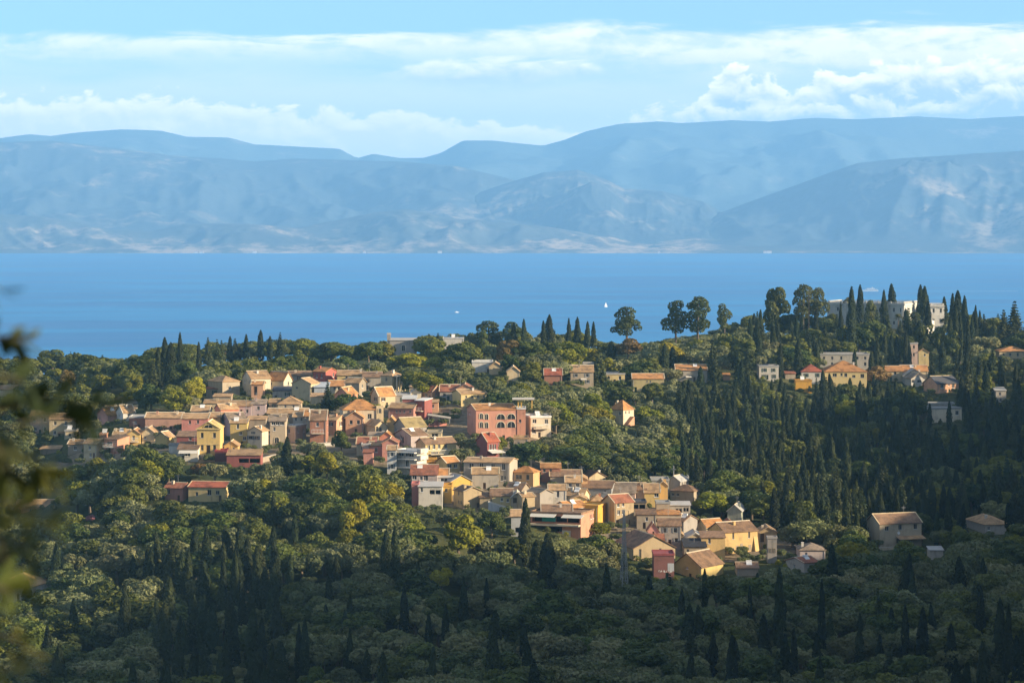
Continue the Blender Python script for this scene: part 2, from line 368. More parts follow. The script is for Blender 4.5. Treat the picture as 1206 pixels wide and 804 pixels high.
def mat_ground():
    m, g, b = principled('hillside_ground')
    tc = g.node('ShaderNodeTexCoord')
    n1 = g.noise(tc.outputs['Object'], .03, 5, .6); n2 = g.noise(tc.outputs['Object'], .5, 4, .65); n3 = g.noise(tc.outputs['Object'], .11, 4, .6)
    col = g.mix(g.ramp(n1, .4, .62), (.045, .058, .022, 1), (.085, .085, .032, 1))
    col = g.mix(g.ramp(n3, .6, .74, 0, .8), col, (.20, .15, .085, 1))
    col = g.mix(g.ramp(n2, .45, .7, 0, .6), col, (.03, .04, .018, 1))
    sp = g.node('ShaderNodeSeparateXYZ'); g.l.new(tc.outputs['Object'], sp.inputs[0]); acc = None
    for cx, cy, rx, ry in ((-56, 722, 62, 42), (-6, 735, 40, 40), (12, 668, 34, 34), (36, 650, 32, 22), (-70, 700, 36, 18)):
        a = g.m('DIVIDE', g.m('SUBTRACT', sp.outputs[0], cx), rx); c = g.m('DIVIDE', g.m('SUBTRACT', sp.outputs[1], cy), ry)
        q = g.m('SUBTRACT', 1.15, g.m('ADD', g.m('MULTIPLY', a, a), g.m('MULTIPLY', c, c)), clamp=True); acc = q if acc is None else g.m('MAXIMUM', acc, q)
    earth = g.mix(g.ramp(n2, .4, .65), (.24, .19, .13, 1), (.15, .125, .085, 1))
    col = g.mix(g.ramp(g.m('ADD', acc, g.m('MULTIPLY', g.m('SUBTRACT', n3, .5), .8)), .12, .3), col, earth)
    g.l.new(col, b.inputs['Base Color']); b.inputs['Roughness'].default_value = 1; b.inputs['Specular IOR Level'].default_value = .05
    bp = g.node('ShaderNodeBump'); bp.inputs['Strength'].default_value = .8; bp.inputs['Distance'].default_value = .5
    g.l.new(n2, bp.inputs['Height']); g.l.new(bp.outputs[0], b.inputs['Normal'])
    return m
ys = np.concatenate([np.arange(-300, 0, 12.0), np.arange(0, 60, 3.0), np.arange(60, 1120, 5.0), np.arange(1120, 2700, 25.0)])
xs = np.concatenate([np.arange(-900, -220, 20.0), np.arange(-220, 240, 5.0), np.arange(240, 920, 10.0)])
GX, GY = np.meshgrid(xs, ys)
structure('hillside_terrain', grid_mesh('hillside_terrain', GX, GY, HGT(GX, GY), mat_ground()))

# ---- sea
def mat_sea():
    m, g, b = principled('sea_water')
    tc = g.node('ShaderNodeTexCoord')
    st = g.node('ShaderNodeVectorMath', operation='MULTIPLY'); g.l.new(tc.outputs['Object'], st.inputs[0]); st.inputs[1].default_value = (.0009, .004, 1)
    n1 = g.noise(st.outputs[0], 1.0, 6, .65)
    st2 = g.node('ShaderNodeVectorMath', operation='MULTIPLY'); g.l.new(tc.outputs['Object'], st2.inputs[0]); st2.inputs[1].default_value = (.012, .05, 1)
    n2 = g.noise(st2.outputs[0], 1.0, 4, .6)
    col = g.mix(g.ramp(n1, .42, .60), SEA_A, SEA_B)
    g.l.new(col, b.inputs['Base Color'])
    g.put(b.inputs['Roughness'], g.ramp(n1, .35, .65, .42, .55)); b.inputs['IOR'].default_value = 1.33; b.inputs['Specular IOR Level'].default_value = .28
    bp = g.node('ShaderNodeBump'); bp.inputs['Strength'].default_value = .35; bp.inputs['Distance'].default_value = 3
    g.l.new(n2, bp.inputs['Height']); g.l.new(bp.outputs[0], b.inputs['Normal'])
    return m
SEA_A = (.008, .125, .33, 1); SEA_B = (.026, .21, .45, 1)
sx = np.linspace(-9500, 9500, 60); sy = np.linspace(1500, 14800, 60); A, B = np.meshgrid(sx, sy)
structure('sea', grid_mesh('sea', A, B, A * 0, mat_sea()))

# ---- mountains across the strait
def mat_mountain(key, green, pale, amt):
    m, g, b = principled('mountain_' + key)
    tc = g.node('ShaderNodeTexCoord')
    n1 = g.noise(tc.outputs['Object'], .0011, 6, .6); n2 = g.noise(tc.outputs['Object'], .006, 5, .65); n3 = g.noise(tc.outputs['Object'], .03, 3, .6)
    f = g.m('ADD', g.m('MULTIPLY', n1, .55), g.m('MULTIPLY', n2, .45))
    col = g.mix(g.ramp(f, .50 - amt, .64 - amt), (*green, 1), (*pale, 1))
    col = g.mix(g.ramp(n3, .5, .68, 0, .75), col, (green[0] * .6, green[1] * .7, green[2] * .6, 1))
    g.l.new(col, b.inputs['Base Color']); b.inputs['Roughness'].default_value = 1; b.inputs['Specular IOR Level'].default_value = 0
    return m
def mountain(name, ridge, yf, yr, mat, seed, spur=.35, nu=420, nt=110, power=1.0, spacing=900.0, back=1.35):
    ridge = np.array(ridge, float)
    u = np.linspace(ridge[0, 0], ridge[-1, 0], nu)
    rz = CAMZ + (EYE - np.interp(u, ridge[:, 0], ridge[:, 1])) / F * yr
    t = np.linspace(0, back, nt)
    U, T = np.meshgrid(u, t); RZ = np.meshgrid(rz, t)[0]
    Yd = yf + T * (yr - yf)
    Xd = (U - 603) / F * yr
    base = np.where(T <= 1, np.clip(T, 0, 1) ** power, 1 - ((np.clip(T, 1, 9) - 1) / (back - 1)) ** 1.6 * .9)
    warp = 0.35 * spacing * fbm(Xd / spacing * .8, Yd / spacing * .8, 3, .5, seed + 20)
    sp = ridged((Xd + warp) / spacing, Yd / (spacing * 2.6), 4, .5, seed)
    fine = ridged(Xd / (spacing * .28), Yd / (spacing * .45), 4, .55, seed + 7)
    env = np.clip(T * 5, 0, 1) * np.clip((1.0 - T) * 3.0 + .04, .04, 1)
    Z = RZ * base + (RZ * spur * (sp - .25) + RZ * .16 * (fine - .2)) * env * np.clip(base * (1.6 - base), 0, 1)
    # keep every slope under the sight line of its ridge
    lim = CAMZ + (RZ - CAMZ) / yr * Yd - 2
    Z = np.where(T < 1, np.minimum(Z, lim), Z)
    Z = np.maximum(Z, np.where(T < .02, -2, -4))
    X2 = (U - 603) / F * (yf * .5 + yr * .5) * (1 + 0 * T)
    X2 = (U - 603) / F * Yd
    return structure(name, grid_mesh(name, X2, Yd, Z, mat))
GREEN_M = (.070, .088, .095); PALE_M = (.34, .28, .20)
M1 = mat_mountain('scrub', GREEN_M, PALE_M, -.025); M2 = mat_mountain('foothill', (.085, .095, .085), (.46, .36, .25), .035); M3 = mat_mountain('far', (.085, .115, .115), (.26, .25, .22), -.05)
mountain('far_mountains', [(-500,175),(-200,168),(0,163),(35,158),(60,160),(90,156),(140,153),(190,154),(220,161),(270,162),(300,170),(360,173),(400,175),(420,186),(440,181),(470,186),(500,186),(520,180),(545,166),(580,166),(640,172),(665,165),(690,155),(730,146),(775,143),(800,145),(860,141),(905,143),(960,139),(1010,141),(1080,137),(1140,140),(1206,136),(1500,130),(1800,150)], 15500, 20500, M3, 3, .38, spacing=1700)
mountain('broad_mountain', [(-500,190),(-200,172),(0,168),(60,166),(90,170),(140,176),(200,183),(260,186),(300,190),(350,186),(400,188),(470,190),(540,196),(600,210),(650,225),(720,246),(800,275),(860,296)], 13000, 16500, M1, 11, .74, spacing=1400)
mountain('rocky_hill', [(480,290),(520,250),(560,228),(600,215),(640,203),(680,200),(700,206),(715,212),(735,222),(780,225),(830,238),(870,262),(930,296)], 12900, 14900, M1, 23, .62, spacing=750, nu=300)
mountain('headland_hill', [(590,296),(640,290),(700,282),(760,274),(800,262),(850,250),(900,232),(960,210),(1010,192),(1060,186),(1120,183),(1206,177),(1350,170),(1600,200),(1800,230)], 12600, 14400, M1, 31, .75, spacing=950)
mountain('shore_foothills', [(-500,270),(-200,258),(0,252),(50,255),(90,262),(125,270),(180,272),(220,263),(300,264),(350,268),(400,258),(440,250),(480,246),(540,258),(600,262),(650,268),(700,276),(760,284),(820,280),(900,286),(1000,284),(1100,290),(1206,286),(1500,284),(1800,290)], 12450, 13300, M2, 43, .75, spacing=400, nu=620, nt=80)

# ---- the air between: an even haze round everything
def haze():
    mb = MB(); mb.box(-9900, -320, -7, 9900, 22600, 905)
    m = bpy.data.materials.new('haze_air'); m.use_nodes = True; t = m.node_tree; t.nodes.clear()
    pv = t.nodes.new('ShaderNodeVolumePrincipled'); out = t.nodes.new('ShaderNodeOutputMaterial')
    pv.inputs['Color'].default_value = HAZE_COL; pv.inputs['Density'].default_value = HAZE_DENSITY; pv.inputs['Anisotropy'].default_value = 0.0
    pv.inputs['Density Attribute'].default_value = ''; pv.inputs['Temperature Attribute'].default_value = ''
    t.links.new(pv.outputs[0], out.inputs['Volume'])
    o = mb.build('haze', m); o['kind'] = 'stuff'; o['label'] = 'thin blue haze over the sea and far mountains'
HAZE_COL = (.29, .63, 1.0, 1); HAZE_DENSITY = 6.6e-5
haze()
# x0 xc x1 : photograph columns of the far corner, near corner, other corner; eave, ridge, base rows
# roof: gx ridge along the front, gy gable to the front, hip, flat, shed
HS = [
# ---- upper edge of the village, far side
('house',132,132,163,472,464,480,'hip',0,'greyw','brown','grey walled house with a dull brown hipped roof under the wooded ridge','grey hipped house under the ridge',{}),
('house',123,123,160,483,478,490,'gx',0,'greyw','tan','low grey house with a long narrow tan roof behind two gabled pink and white houses','',{'d':6}),
('house',111,127,144,489,480,500,'gx',32,'pink','orange','pink gabled house with an orange roof behind a dark hedge','pink gabled house by the dark hedge',{}),
('house',134,145,158,486,477,497,'gx',28,'white','tan','white gabled house with a tan roof pressed against the pink gabled house','white gabled house by the pink one',{}),
('house',152,152,171,492,488,506,'flat',0,'brick','greyr','small brick red house with a flat pale roof and one dark window','',{'d':7,'w':[('f',159.5,497,1.1,1.2)]}),
('house',171,171,214,492,486,508,'gx',0,'terra','tan','long plain terracotta building without windows, tan roof and two squat chimneys','long windowless terracotta building',{'w':[],'ch':[0.3,0.85]}),
('house',80,80,97,523,518,537,'gx',0,'stone','tan','low stone house with a tan roof beside the cream gable, behind the blurred branch','',{}),
('house',97,114,121.5,523,517,540,'gx',-32,'cream','tan','house with a grey front and bright yellow gable above the olive trees','house with the bright yellow gable',{}),
('house',121,138,150,518,513,534,'shed',-32,'salmon','brown','salmon house with an open balcony and low brown roof','salmon house with the balcony',{'bal':1}),
('house',117,117,125,512,512,522,'flat',0,'salmon','salmonr','tiny salmon cube of a house rising above the cream gable','',{'d':4,'w':[]}),
('house',150,150,165,511,506,527,'gy',0,'yellow','orange','small yellow house with a pointed orange roof, balcony and two dark windows','small yellow house with pointed roof',{'bal':1,'d':7}),
('house',133,133,151,512,506,523,'gx',0,'ochre','tan','tan roofed ochre house with salmon chimneys wedged behind the small yellow house','',{'ch':[.1,.7],'d':7}),
('house',167,167,182,510,504,522,'gy',0,'cream','tan','cream cottage with a broad gable between the yellow house and the low yellow gable','',{'w':[('f',171,515,.9,1.1)],'d':8}),
('house',182,197,202,515,509,523,'gy',-18,'yellow','tan','low yellow cottage with a plain gable and shrubs at its foot','',{'w':[]}),
('house',214,214,245,493,487,512,'gx',0,'rose','tan','rose pink house with two small square windows high on its wall','rose pink house',{'w':[('f',223.5,497,.9,1.3),('f',233,496.5,.9,1.3)],'d':8}),
('house',245,245,260,491,486,510,'gx',0,'ochre','tan','ochre house with a tan roof joined to the rose pink house','',{'w':[('f',247.5,497,.9,1),('f',256.5,497.5,.9,1)]}),
('house',208,208,232,514,508,526,'shed',0,'crimson','brown','crimson house with a dark roof and one window beside the four windowed yellow house','crimson house beside the yellow one',{'w':[('f',224,516.5,1,1.1)],'d':7}),
('house',209,209,233,529,521,541,'shed',0,'white','brown','white house front with a long dark brown roof and pale awning below the crimson house','',{'d':7,'awn':('pale',211,233,530),'w':[('f',214,533.5,1.5,1.5),('f',221,534,2,2)]}),
('shed',199,199,209,525,523,534,'flat',0,'white','greyr','small white shed with a flat roof at the wall below the crimson house','',{'d':4,'w':[]}),
('house',232,232,259,505,497,538,'gy',0,'yellow','yellowr','tall yellow house with a pediment, four dark windows and a central door','four windowed yellow house',{'p':1,'d':9,'w':[('f',238,512.3,1.1,1.9),('f',252.5,512.3,1.1,1.9),('f',238,527,1.1,2),('f',252.5,527,1.1,2)],'door':[('f',245.3,529.5,1.3,2.9)],'pediment':1}),
('garage',253,253,267,532,532,541,'flat',0,'dkred','dkredr','dark red flat roofed garage at the foot of the four windowed yellow house','',{'d':5,'w':[]}),
('house',267,267,307,536,530,547,'shed',0,'crimson','tan','long low crimson house with a sloping tan roof and a wide dark opening','long low crimson house',{'d':6,'w':[],'open':[(281,306,539,545)]}),
('house',264,264,280,525,520,533,'gy',0,'ochre','tan','ochre hut with a low gable and two small windows','',{'d':6,'w':[('f',268,528,.9,.9),('f',275,528,.9,.9)]}),
('house',262,271,291,497,486,512,'gx',22,'lilac','greytan','lilac walled house with a big weathered grey brown roof','lilac house with the weathered roof',{'d':9,'w':[]}),
('house',271,271,291,498,494,524,'gx',0,'yellow','tan','tall yellow house with three dark windows standing under the weathered grey brown roof','tall three windowed yellow house',{'d':5,'w':[('f',280,502,1,1.8),('f',283.5,510,1.2,1.3),('f',288,516,1.3,1.5)]}),
('house',291,308.5,313.5,508,503,526,'gy',-18,'creamw','tan','small cream house with grey shutters and one sunlit side','small cream house with grey shutters',{'w':[('f',294.6,515.5,1.5,1.4),('f',301.5,515.5,1.5,1.4),('f',298,508.5,.8,.8)],'shut':'greysh'}),
('house',272,272,296,478,472,494,'gx',0,'lilac','tan','lilac pink house with a broad tan roof behind the weathered grey brown roof','',{'w':[('f',284,484,1,1.3),('f',291,484,1,1.3)]}),
('house',251,260,280,482,476,497,'gx',26,'coral','tan','coral red house with a glowing plain side wall','coral red house',{'w':[]}),
('house',225,225,246,484,478,495,'gx',0,'greyw','tan','grey house with a tan roof beside the yellow green tree','',{}),
('house',240,240,268,475,471,485,'gx',0,'cream','tan','cream house with a thin tan roof behind the coral red house','',{'d':6}),
('shed',251,251,272,467,464,477,'shed',0,'stone','tan','stone outbuilding with a tan lean to roof below the broad porch house','',{'d':5,'w':[]}),
('house',242,262,281,450,443,470,'hip',38,'stonec','tan','broad beige house with a tan hipped roof and deep shaded porch','broad porch house',{'w':[('f',270,457,1.2,1.4)]}),
('shed',243,243,262,458,455,470,'shed',0,'stone','redbrown','low annex with a red brown roof in front of the broad porch house','',{'d':4}),
('house',283,296,318,446,437,464,'gx',26,'creamw','tan','pale house with a long tan roof and a white porch','pale house with long tan roof',{}),
('house',314,334,343,448,438,462,'gx',-30,'creamw','orange','cream house with a bright orange roof and a sunlit gable','cream house with bright orange roof',{}),
('house',304,304,320,447,441,456,'gy',0,'stone','brown','small stone gabled house with a brick chimney before the bright orange roof','',{'ch':[.45],'d':7,'w':[]}),
('house',296,296,310,453,449,470,'gx',0,'salmontan','orange','narrow salmon house with a dark doorway and tall chimney','',{'w':[],'door':[('f',301,460,1.2,3.2)],'ch':[.25],'d':7}),
('house',338,338,367,442,437,450,'gx',0,'greyw','brown','grey house with a long brown roof at the edge of the trees','',{'d':8}),
('house',368,383.5,396,438,433,452,'gx',-38,'red','orange','bright red house with white framed windows at the top of the village','bright red house',{'w':[('f',372.5,443,1,1.7),('f',378.5,443,1,1.7),('r',392,442,1,1.7)],'frame':'whitef'}),
('house',343,366,374.5,452,446,470,'gy',-22,'beige','tan','wide beige house with a blank front and a cream side in the sun','wide blank beige house',{'w':[('f',349,457,.9,.9)]}),
('house',321,321,344,460,455,469,'shed',0,'greyw','dkgrey','low house with a dark grey roof and a white porch','',{'d':6}),
('house',317,317,329,474,470,488,'gx',0,'stone','tan','narrow grey stone house with a satellite dish by the hipped stone house','',{'d':7}),
('house',327,327,353,476,467,489,'hip',0,'stonec','tan','stone house with a wide tan hipped roof and twin windows','stone house with tan hipped roof',{'w':[('f',336,478.5,1,1.5),('f',345.5,478.5,1,1.5)],'d':9}),
('house',370,370,386,456,450,470,'shed',0,'bluegrey','zinc','pale blue grey metal roofed house behind the cone shaped cypress','',{'d':9,'w':[]}),
('shed',366,366,383,467,463,475,'shed',0,'cream','tan','tan lean to shed below the pale metal roof','',{'d':5,'w':[]}),
('house',386,386,405,455,448,464,'gx',0,'creamw','orange','cream house with an orange roof and two white windows below the bright red house','',{'w':[('f',394,454.5,1,1.4),('f',399,454.5,1,1.4)],'d':8}),
('house',394,410,416,465,457,479,'gy',-15,'salmon','orange','salmon house with a columned balcony under a tan porch roof','columned salmon house',{'bal':1,'d':8}),
('house',397,397,429,442,436,455,'gx',0,'ochrey','tan','ochre house with a tan roof and a tall white chimney','ochre house with white chimney',{'ch':[.85],'w':[('f',408,441.5,1,1.2),('f',404,448,1,1.5)]}),
('house',406,423,428.5,451,445,466,'gx',-26,'stone','tan','squat stone house with a tan roof in front of the ochre house','',{}),
('house',427,427,449,444,438,458,'gx',0,'greybeige','brown','long grey beige house with three windows beside the porticoed villa','',{'d':8}),
('villa',448,462,473,443,437,460,'hip',-35,'beige','tan','beige villa with a columned sunlit side and a white chimney','columned beige villa',{'ch':[.8],'cols':1}),
('house',436,446,465,466,456,478,'gx',30,'cream','orange','cream gabled house with a wide orange tan roof','',{}),
('house',464,464,483,466,462,475,'flat',0,'greyw','palegrey','grey house with a flat pale metal roof behind the crimson modern house','',{'d':8}),
('church',398,404,447,483,471,507,'hip',10,'creamst','orange','large village church with a wide orange roof and one square window','village church with wide orange roof',{'w':[('f',435,490.5,1.6,2)],'tower':1}),
('house',407,407,428,492,485,509,'gy',0,'salmontan','orange','salmon house with a wide gable and two windows below the church','salmon gable below the church',{'w':[('f',413.5,497,1.2,1.6),('f',422,497,1.2,1.6)],'d':10}),
('house',383,396,407,495,489,511,'gx',-30,'salmontan','tan','salmon house with a tan roof and bright narrow side','',{}),
('house',365,365,384,495,483,521,'gx',0,'brick','brown','tall brick red house with a recessed balcony and brown roof','tall brick red house',{'d':9,'bal':1}),
('house',318,318,336,496,488,523,'gx',0,'stonec','greytan','tall terraced stone house with a glazed gallery and an arched cellar door','tall terraced stone house',{'d':8,'w':[('f',322,497,1.6,1.3),('f',327,497,1.6,1.3),('f',332,497,1.6,1.3),('f',323,505,.9,1.5)],'arch':[('f',326,518,1.6,2.2)]}),
('house',345,345,361,491,486,503,'gx',0,'greyw','tan','grey house with twin dark windows behind the flat roofed annex','',{'w':[('f',348.5,493.5,.8,1.4),('f',355,493.5,.8,1.4)]}),
('house',358,358,375,490,483,503,'gx',0,'stonec','orange','stone house with a broad tan roof beside the tall brick red house','',{'w':[]}),
('house',333,348,355,503,503,519,'flat',-22,'blush','palegrey','blush walled annex with a flat pale roof and one white side','flat roofed blush annex',{'d':6,'door':[('f',335.5,508,1.4,2.6)]}),
('house',315,315,362,487,481,498,'gx',0,'stone','tan','very long stone house seen as a tan roof behind the terraced stone house','',{'d':8,'w':[]}),
('house',296,296,313,476,471,492,'gx',0,'lilac','greytan','lilac plaster house with a tall salmon chimney','lilac plaster house',{'ch':[.25]}),
('shed',291,291,313,494,490,503,'shed',0,'stone','tan','low outbuilding roofed in dull tan tiles below the lilac plaster house','',{'d':5,'w':[]}),
# ---- centre top
('house',482,482,503,456,449,466,'hip',0,'stonec','tan','tan hipped house half behind the red roofed house','',{}),
('house',493,509,517.5,461,454,470,'gx',-32,'salmontan','redbrown','house with a red brown roof and glowing salmon gable','red brown roofed house',{}),
('house',484,484,496,462,458,470,'gy',0,'creamw','palegrey','little white gabled house beside the flat pale roof','',{'d':7}),
('house',474,474,490,470,467,488,'shed',0,'crimson','whiter','crimson modern house with a white edged sloping roof','crimson modern house',{'d':8,'w':[]}),
('house',489,500,507,472,469,492,'shed',-28,'crimson','whiter','crimson block with white balconies stepping down on its sunny side','',{'w':[],'bal':1}),
('house',457,487,490,481,475,494,'gx',-12,'brickp','tan','brick pink house with a row of four small windows','brick pink house',{'w':[('f',467,484.5,.8,1),('f',471,484.5,.8,1),('f',476,484.5,.8,1),('f',483,484.5,.8,1.1)],'d':8}),
('house',535,543,573,464,459,478,'gx',18,'yellowp','tan','pale yellow house with four small square windows in a line','pale yellow four windowed house',{'w':[('f',549,467.3,.8,1),('f',556,467.3,.8,1),('f',563,467.3,.8,1),('f',570,467.3,.7,1)],'d':8}),
('house',518,518,541,461,453,470,'gx',0,'greyw','redbrown','grey house with a big red brown roof and shaded porch','big red brown roof',{'d':9}),
('house',538,538,557,458,453,470,'gy',0,'salmontan','redbrown','salmon gable rising behind the pale yellow house','',{'d':9,'w':[]}),
('shed',506,506,516,474,471,483,'shed',0,'salmontan','tan','salmon hut with a dark window under the big red brown roof','',{'d':5,'w':[('f',510,478,.9,1.3)]}),
('house',462,478,502,503,492,518,'gx',32,'greystone','olivetan','old house with a grey gable and a mossy tan roof','old house with mossy roof',{}),
('house',463,484,503,513,505,525,'gx',38,'lilacg','brown','lilac grey house with a pointed gable and pink doors','lilac grey house with pink doors',{'w':[('l',472,511,1.2,1.6)],'door':[('l',474,519,1,2)]}),
('house',503,503,520,510,509,521,'flat',0,'beige','beiger','flat beige house with one wide dark window','',{'d':7,'w':[('f',512,512.5,2.6,1.5)]}),
('house',489,501,537,523,516,543,'gx',28,'yellowp','brown','long pale yellow house with a brown roof, white chimney and dark garage','long pale yellow house',{'w':[('f',505,527,1.1,1.7),('f',511,526.5,1.1,1.7),('f',517,526,1.1,1.7),('f',525,526,1.1,1.7)],'ch':[.4],'door':[('f',512,537,2.5,2.6)],'bal':1}),
('house',466,491,502,532,529,560,'flat',-32,'whitew','whiter','tall white house with glazed gallery, terraces and balconies','tall white terraced house',{'w':[('f',472,535.5,2.2,1.6),('f',479,535.5,1.4,1.6),('f',484,535.5,2.2,1.6),('f',479,546,1.4,2.4),('r',497,541,1.5,1.2)],'slab':1}),
('house',456,456,467,530,525,556,'gx',0,'paleblue','tan','pale blue white house squeezed beside the tall white terraced house','',{'d':7}),
('house',450,450,468.5,522,517,540,'gy',0,'brickp','redbrown','pink red house with a broad blank gable','pink red blank gable',{'d':8,'w':[]}),
('house',447,447,463,515,509,524,'gy',0,'coral','orange','small coral house with a rounded glowing gable','',{'d':6,'w':[]}),
('house',435,435,451,525,520,536,'gx',0,'rose','tan','rose house with a tan roof left of the pink red gable','',{'d':7}),
('house',426,426,436,524,521,536,'flat',0,'blush','palegrey','little blush coloured house with a flat top','',{'d':5,'w':[]}),
('shed',428,428,439,533,530,545,'shed',0,'brickp','redbrown','pink red lean to below the rose house','',{'d':4,'w':[]}),
('house',420,420,444,523,515,534,'gx',0,'creamst','redbrown','cream house with a red brown roof above the dark garden trees','cream house with red brown roof',{'d':9}),
('house',429,442,456,502,496,514,'gy',25,'cream','tan','cream house with a clean gable and a brown side roof','clean cream gable',{'w':[('f',448,506,1,1.8),('f',441,505,1,1.8)]}),
('shed',434,434,450,513,509,521,'shed',0,'stone','greytan','grey tan tiled hut above the red brown roof','',{'d':5,'w':[]}),
('house',456,456,465,496,491,513,'gy',0,'ochre','orange','narrow ochre house with a lit top beside the old mossy roof','',{'d':6,'w':[]}),
('house',513,526,541,545,538,559,'gx',32,'yellowp','orange','yellow house with an orange roof and two double windows','yellow house with double windows',{'w':[('f',530,549,1.6,1.4),('f',536.5,549,1.6,1.4)]}),
('shed',499,499,514,541,541,552,'flat',0,'orangew','oranger','orange garden wall with a flat top behind the red roofed house','',{'d':3,'w':[]}),
('house',484,484,515,559,548,579,'gx',0,'lilacg','redbrown','blush grey house under a wide red brown roof','blush house with wide red brown roof',{'w':[('f',488,562,1.6,1.5),('f',496,563,1,1.2),('f',501.5,562.5,1.5,1.9)],'d':10}),
('house',511,511,528,560,552,575,'gx',0,'cream','orange','small cream house with an orange tan roof patch','',{'d':6,'w':[]}),
('shed',485,485,493,571,570,594,'flat',0,'rose','roser','tall narrow rose pink house end above the dark trees','narrow rose pink house end',{'d':5,'w':[]}),
('house',513,513,534,562,560,578,'flat',0,'paleblue','whiter','pale blue white upper house with a band of glass','',{'d':7,'w':[('f',523,565,2.6,1.3)]}),
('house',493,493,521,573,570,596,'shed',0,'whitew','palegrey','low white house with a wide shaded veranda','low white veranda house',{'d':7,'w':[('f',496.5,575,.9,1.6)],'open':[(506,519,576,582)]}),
('house',521,531,556,567,560,581,'gy',20,'amber','greyr','amber yellow house with a broad plain gable in the sun','amber gabled house',{'w':[('f',536,575,1.2,1)]}),
('house',521,521,532,573,573,590,'flat',0,'amber','oranger','amber block with one pale window below the amber gable','',{'d':5,'w':[('f',525.5,577,1,1.2)]}),
('house',534,546,567,579,574,598,'gy',28,'stonet','brown','stone gabled house with a grey side and three small windows','stone gabled house at the grove edge',{'w':[('l',540,582,1,1.3),('l',540,592,.9,1.2),('l',543,592,.9,1.2)]}),
('shed',565,565,579,586,581,598,'shed',0,'stonet','brown','low stone shed with a long brown roof beside the white ramp','',{'d':5,'w':[]}),
('villa',549.5,560.5,609,483,476,517,'gx',12,'pinkp','orange','big pink villa with arched windows and arched loggias','big arched pink villa',{'ch':[.4],'w':[('l',553,488,.9,1.5)],'arch':[('f',566.8,490,1.3,2.2),('f',573,490.8,1.3,2.2),('f',566.8,500.3,1.3,2.3),('f',573,500.8,1.3,2.3),('f',589.8,491,3.2,2.1),('f',602,491,3.2,2.1),('f',589.8,500.5,3.1,2.4),('f',602,500.5,3.1,2.4)],'awin':1}),
('house',609,609,619,482,480,515,'flat',0,'salmon','whiter','narrow salmon wing with a roof terrace joined to the pink villa','',{'d':6,'pergola':1,'w':[('f',612.5,495.5,.9,1.2)]}),
('house',619,625,649,492,490,513,'flat',14,'creamw','whiter','low white house with roof railing and long balcony beside the pink villa','white house with roof railing',{'d':8,'rail':1,'bal':1,'w':[('f',629.5,496,1.6,1.6),('f',643.5,496.5,1.4,1.8),('f',629,506.5,1.6,2.6)]}),
('house',561,574,588,520,510,548,'gx',35,'crimson','redr','red house with a red roof and a cream awning below the pink villa','red house below the pink villa',{'w':[('f',577,526.5,1,2),('f',580,526.5,1,2),('f',583,526.5,1,2)],'frame':'whitef','awn':('pale',574,590,530)}),
('house',605,605,622,517,515,538,'flat',0,'stone','tan','square stone house with one small window below the pink villa','square stone house',{'d':7,'w':[('f',610.5,521.8,1,1)]}),
('house',546,600,605,545,540,571,'gx',-12,'greybeige','tan','long grey two storey house with a low tan roof','long grey two storey house',{'d':9,'w':[('f',555,549,1.8,1.8),('f',567,548.5,1.5,1.8),('f',580.5,549,1.5,1.8),('f',593,549.5,1.3,2.4),('f',591,563,1,2),('f',594.3,562.5,1,1.6)]}),
('house',556,556,587,558,551,573,'gx',0,'greyw','tan','grey annex with a tan roof in front of the long grey two storey house','',{'d':6}),
('house',604,628,635.5,557,550,571,'hip',-22,'apricot','orange','apricot house with a pyramid roof and two dark windows','apricot house with pyramid roof',{'w':[('f',611,562,2.4,1.7),('f',621.5,562,1.2,1.9)]}),
('house',595,614,624,577,569,584,'gx',-30,'stone','brown','low stone house with a dull brown roof below the apricot house','',{}),
('house',578,578,604,584,576,598,'gx',0,'yellowp','brown','faded yellow house with a grey brown roof above a white ramp','faded yellow house',{'d':8,'w':[('f',591,588,.9,1.2),('f',598,589,.9,1.2)]}),
('house',602,602,616,586,580,600,'gy',0,'stonec','palegrey','stone porch house with a pale gable and dark entrance','',{'d':6,'w':[],'door':[('f',607,589,1.4,1.6)]}),
('house',610,615,630,585,581,606,'gx',20,'stonet','tan','narrow tan stone house with a strip of lit roof','',{'w':[]}),
('house',620,636,651,581,577,599,'gy',35,'greystone','greytan','old house with a grey side and a blank tan gable','old blank tan gable',{'w':[]}),
('house',646,646,667,577,571,596,'gx',0,'whitew','tan','small white house with a brick red base and a dark door','small white house with brick base',{'d':8,'w':[('f',657,581.5,1,2.4)]}),
('house',638,638,674,604,595,616,'gx',0,'stonec','brown','long house with a brown roof behind the terraces with awnings','',{'d':9,'w':[]}),
('house',652,669,692,598,591,609,'gx',38,'whitew','orange','white gabled house with a steep orange roof','white gable with orange roof',{'w':[('l',658,595.5,.9,1.2)]}),
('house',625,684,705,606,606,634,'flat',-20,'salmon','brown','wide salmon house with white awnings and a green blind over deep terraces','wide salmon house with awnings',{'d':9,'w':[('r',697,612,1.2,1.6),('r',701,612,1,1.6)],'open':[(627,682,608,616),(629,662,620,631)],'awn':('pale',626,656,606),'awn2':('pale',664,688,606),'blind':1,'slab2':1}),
('house',602,602,619,608,601,629,'gx',0,'paleblue','tan','pale blue house with a tan roof behind the tall cypress','pale blue house by the tall cypress',{'d':8,'w':[],'open':[(607,617,620,627)]}),
('house',677,704,711,597,596,616,'flat',-18,'amberd','oranger','flat roofed orange house glowing behind the salmon house','flat orange house',{'d':8,'w':[]}),
('house',637,637,660,551,546,565,'gx',0,'brick','orange','brick red house with a bright orange roof at the top of the lower quarter','brick red house with orange roof',{'d':8,'w':[('f',641,553.5,1,1.3),('f',648.5,554,.9,1.3)]}),
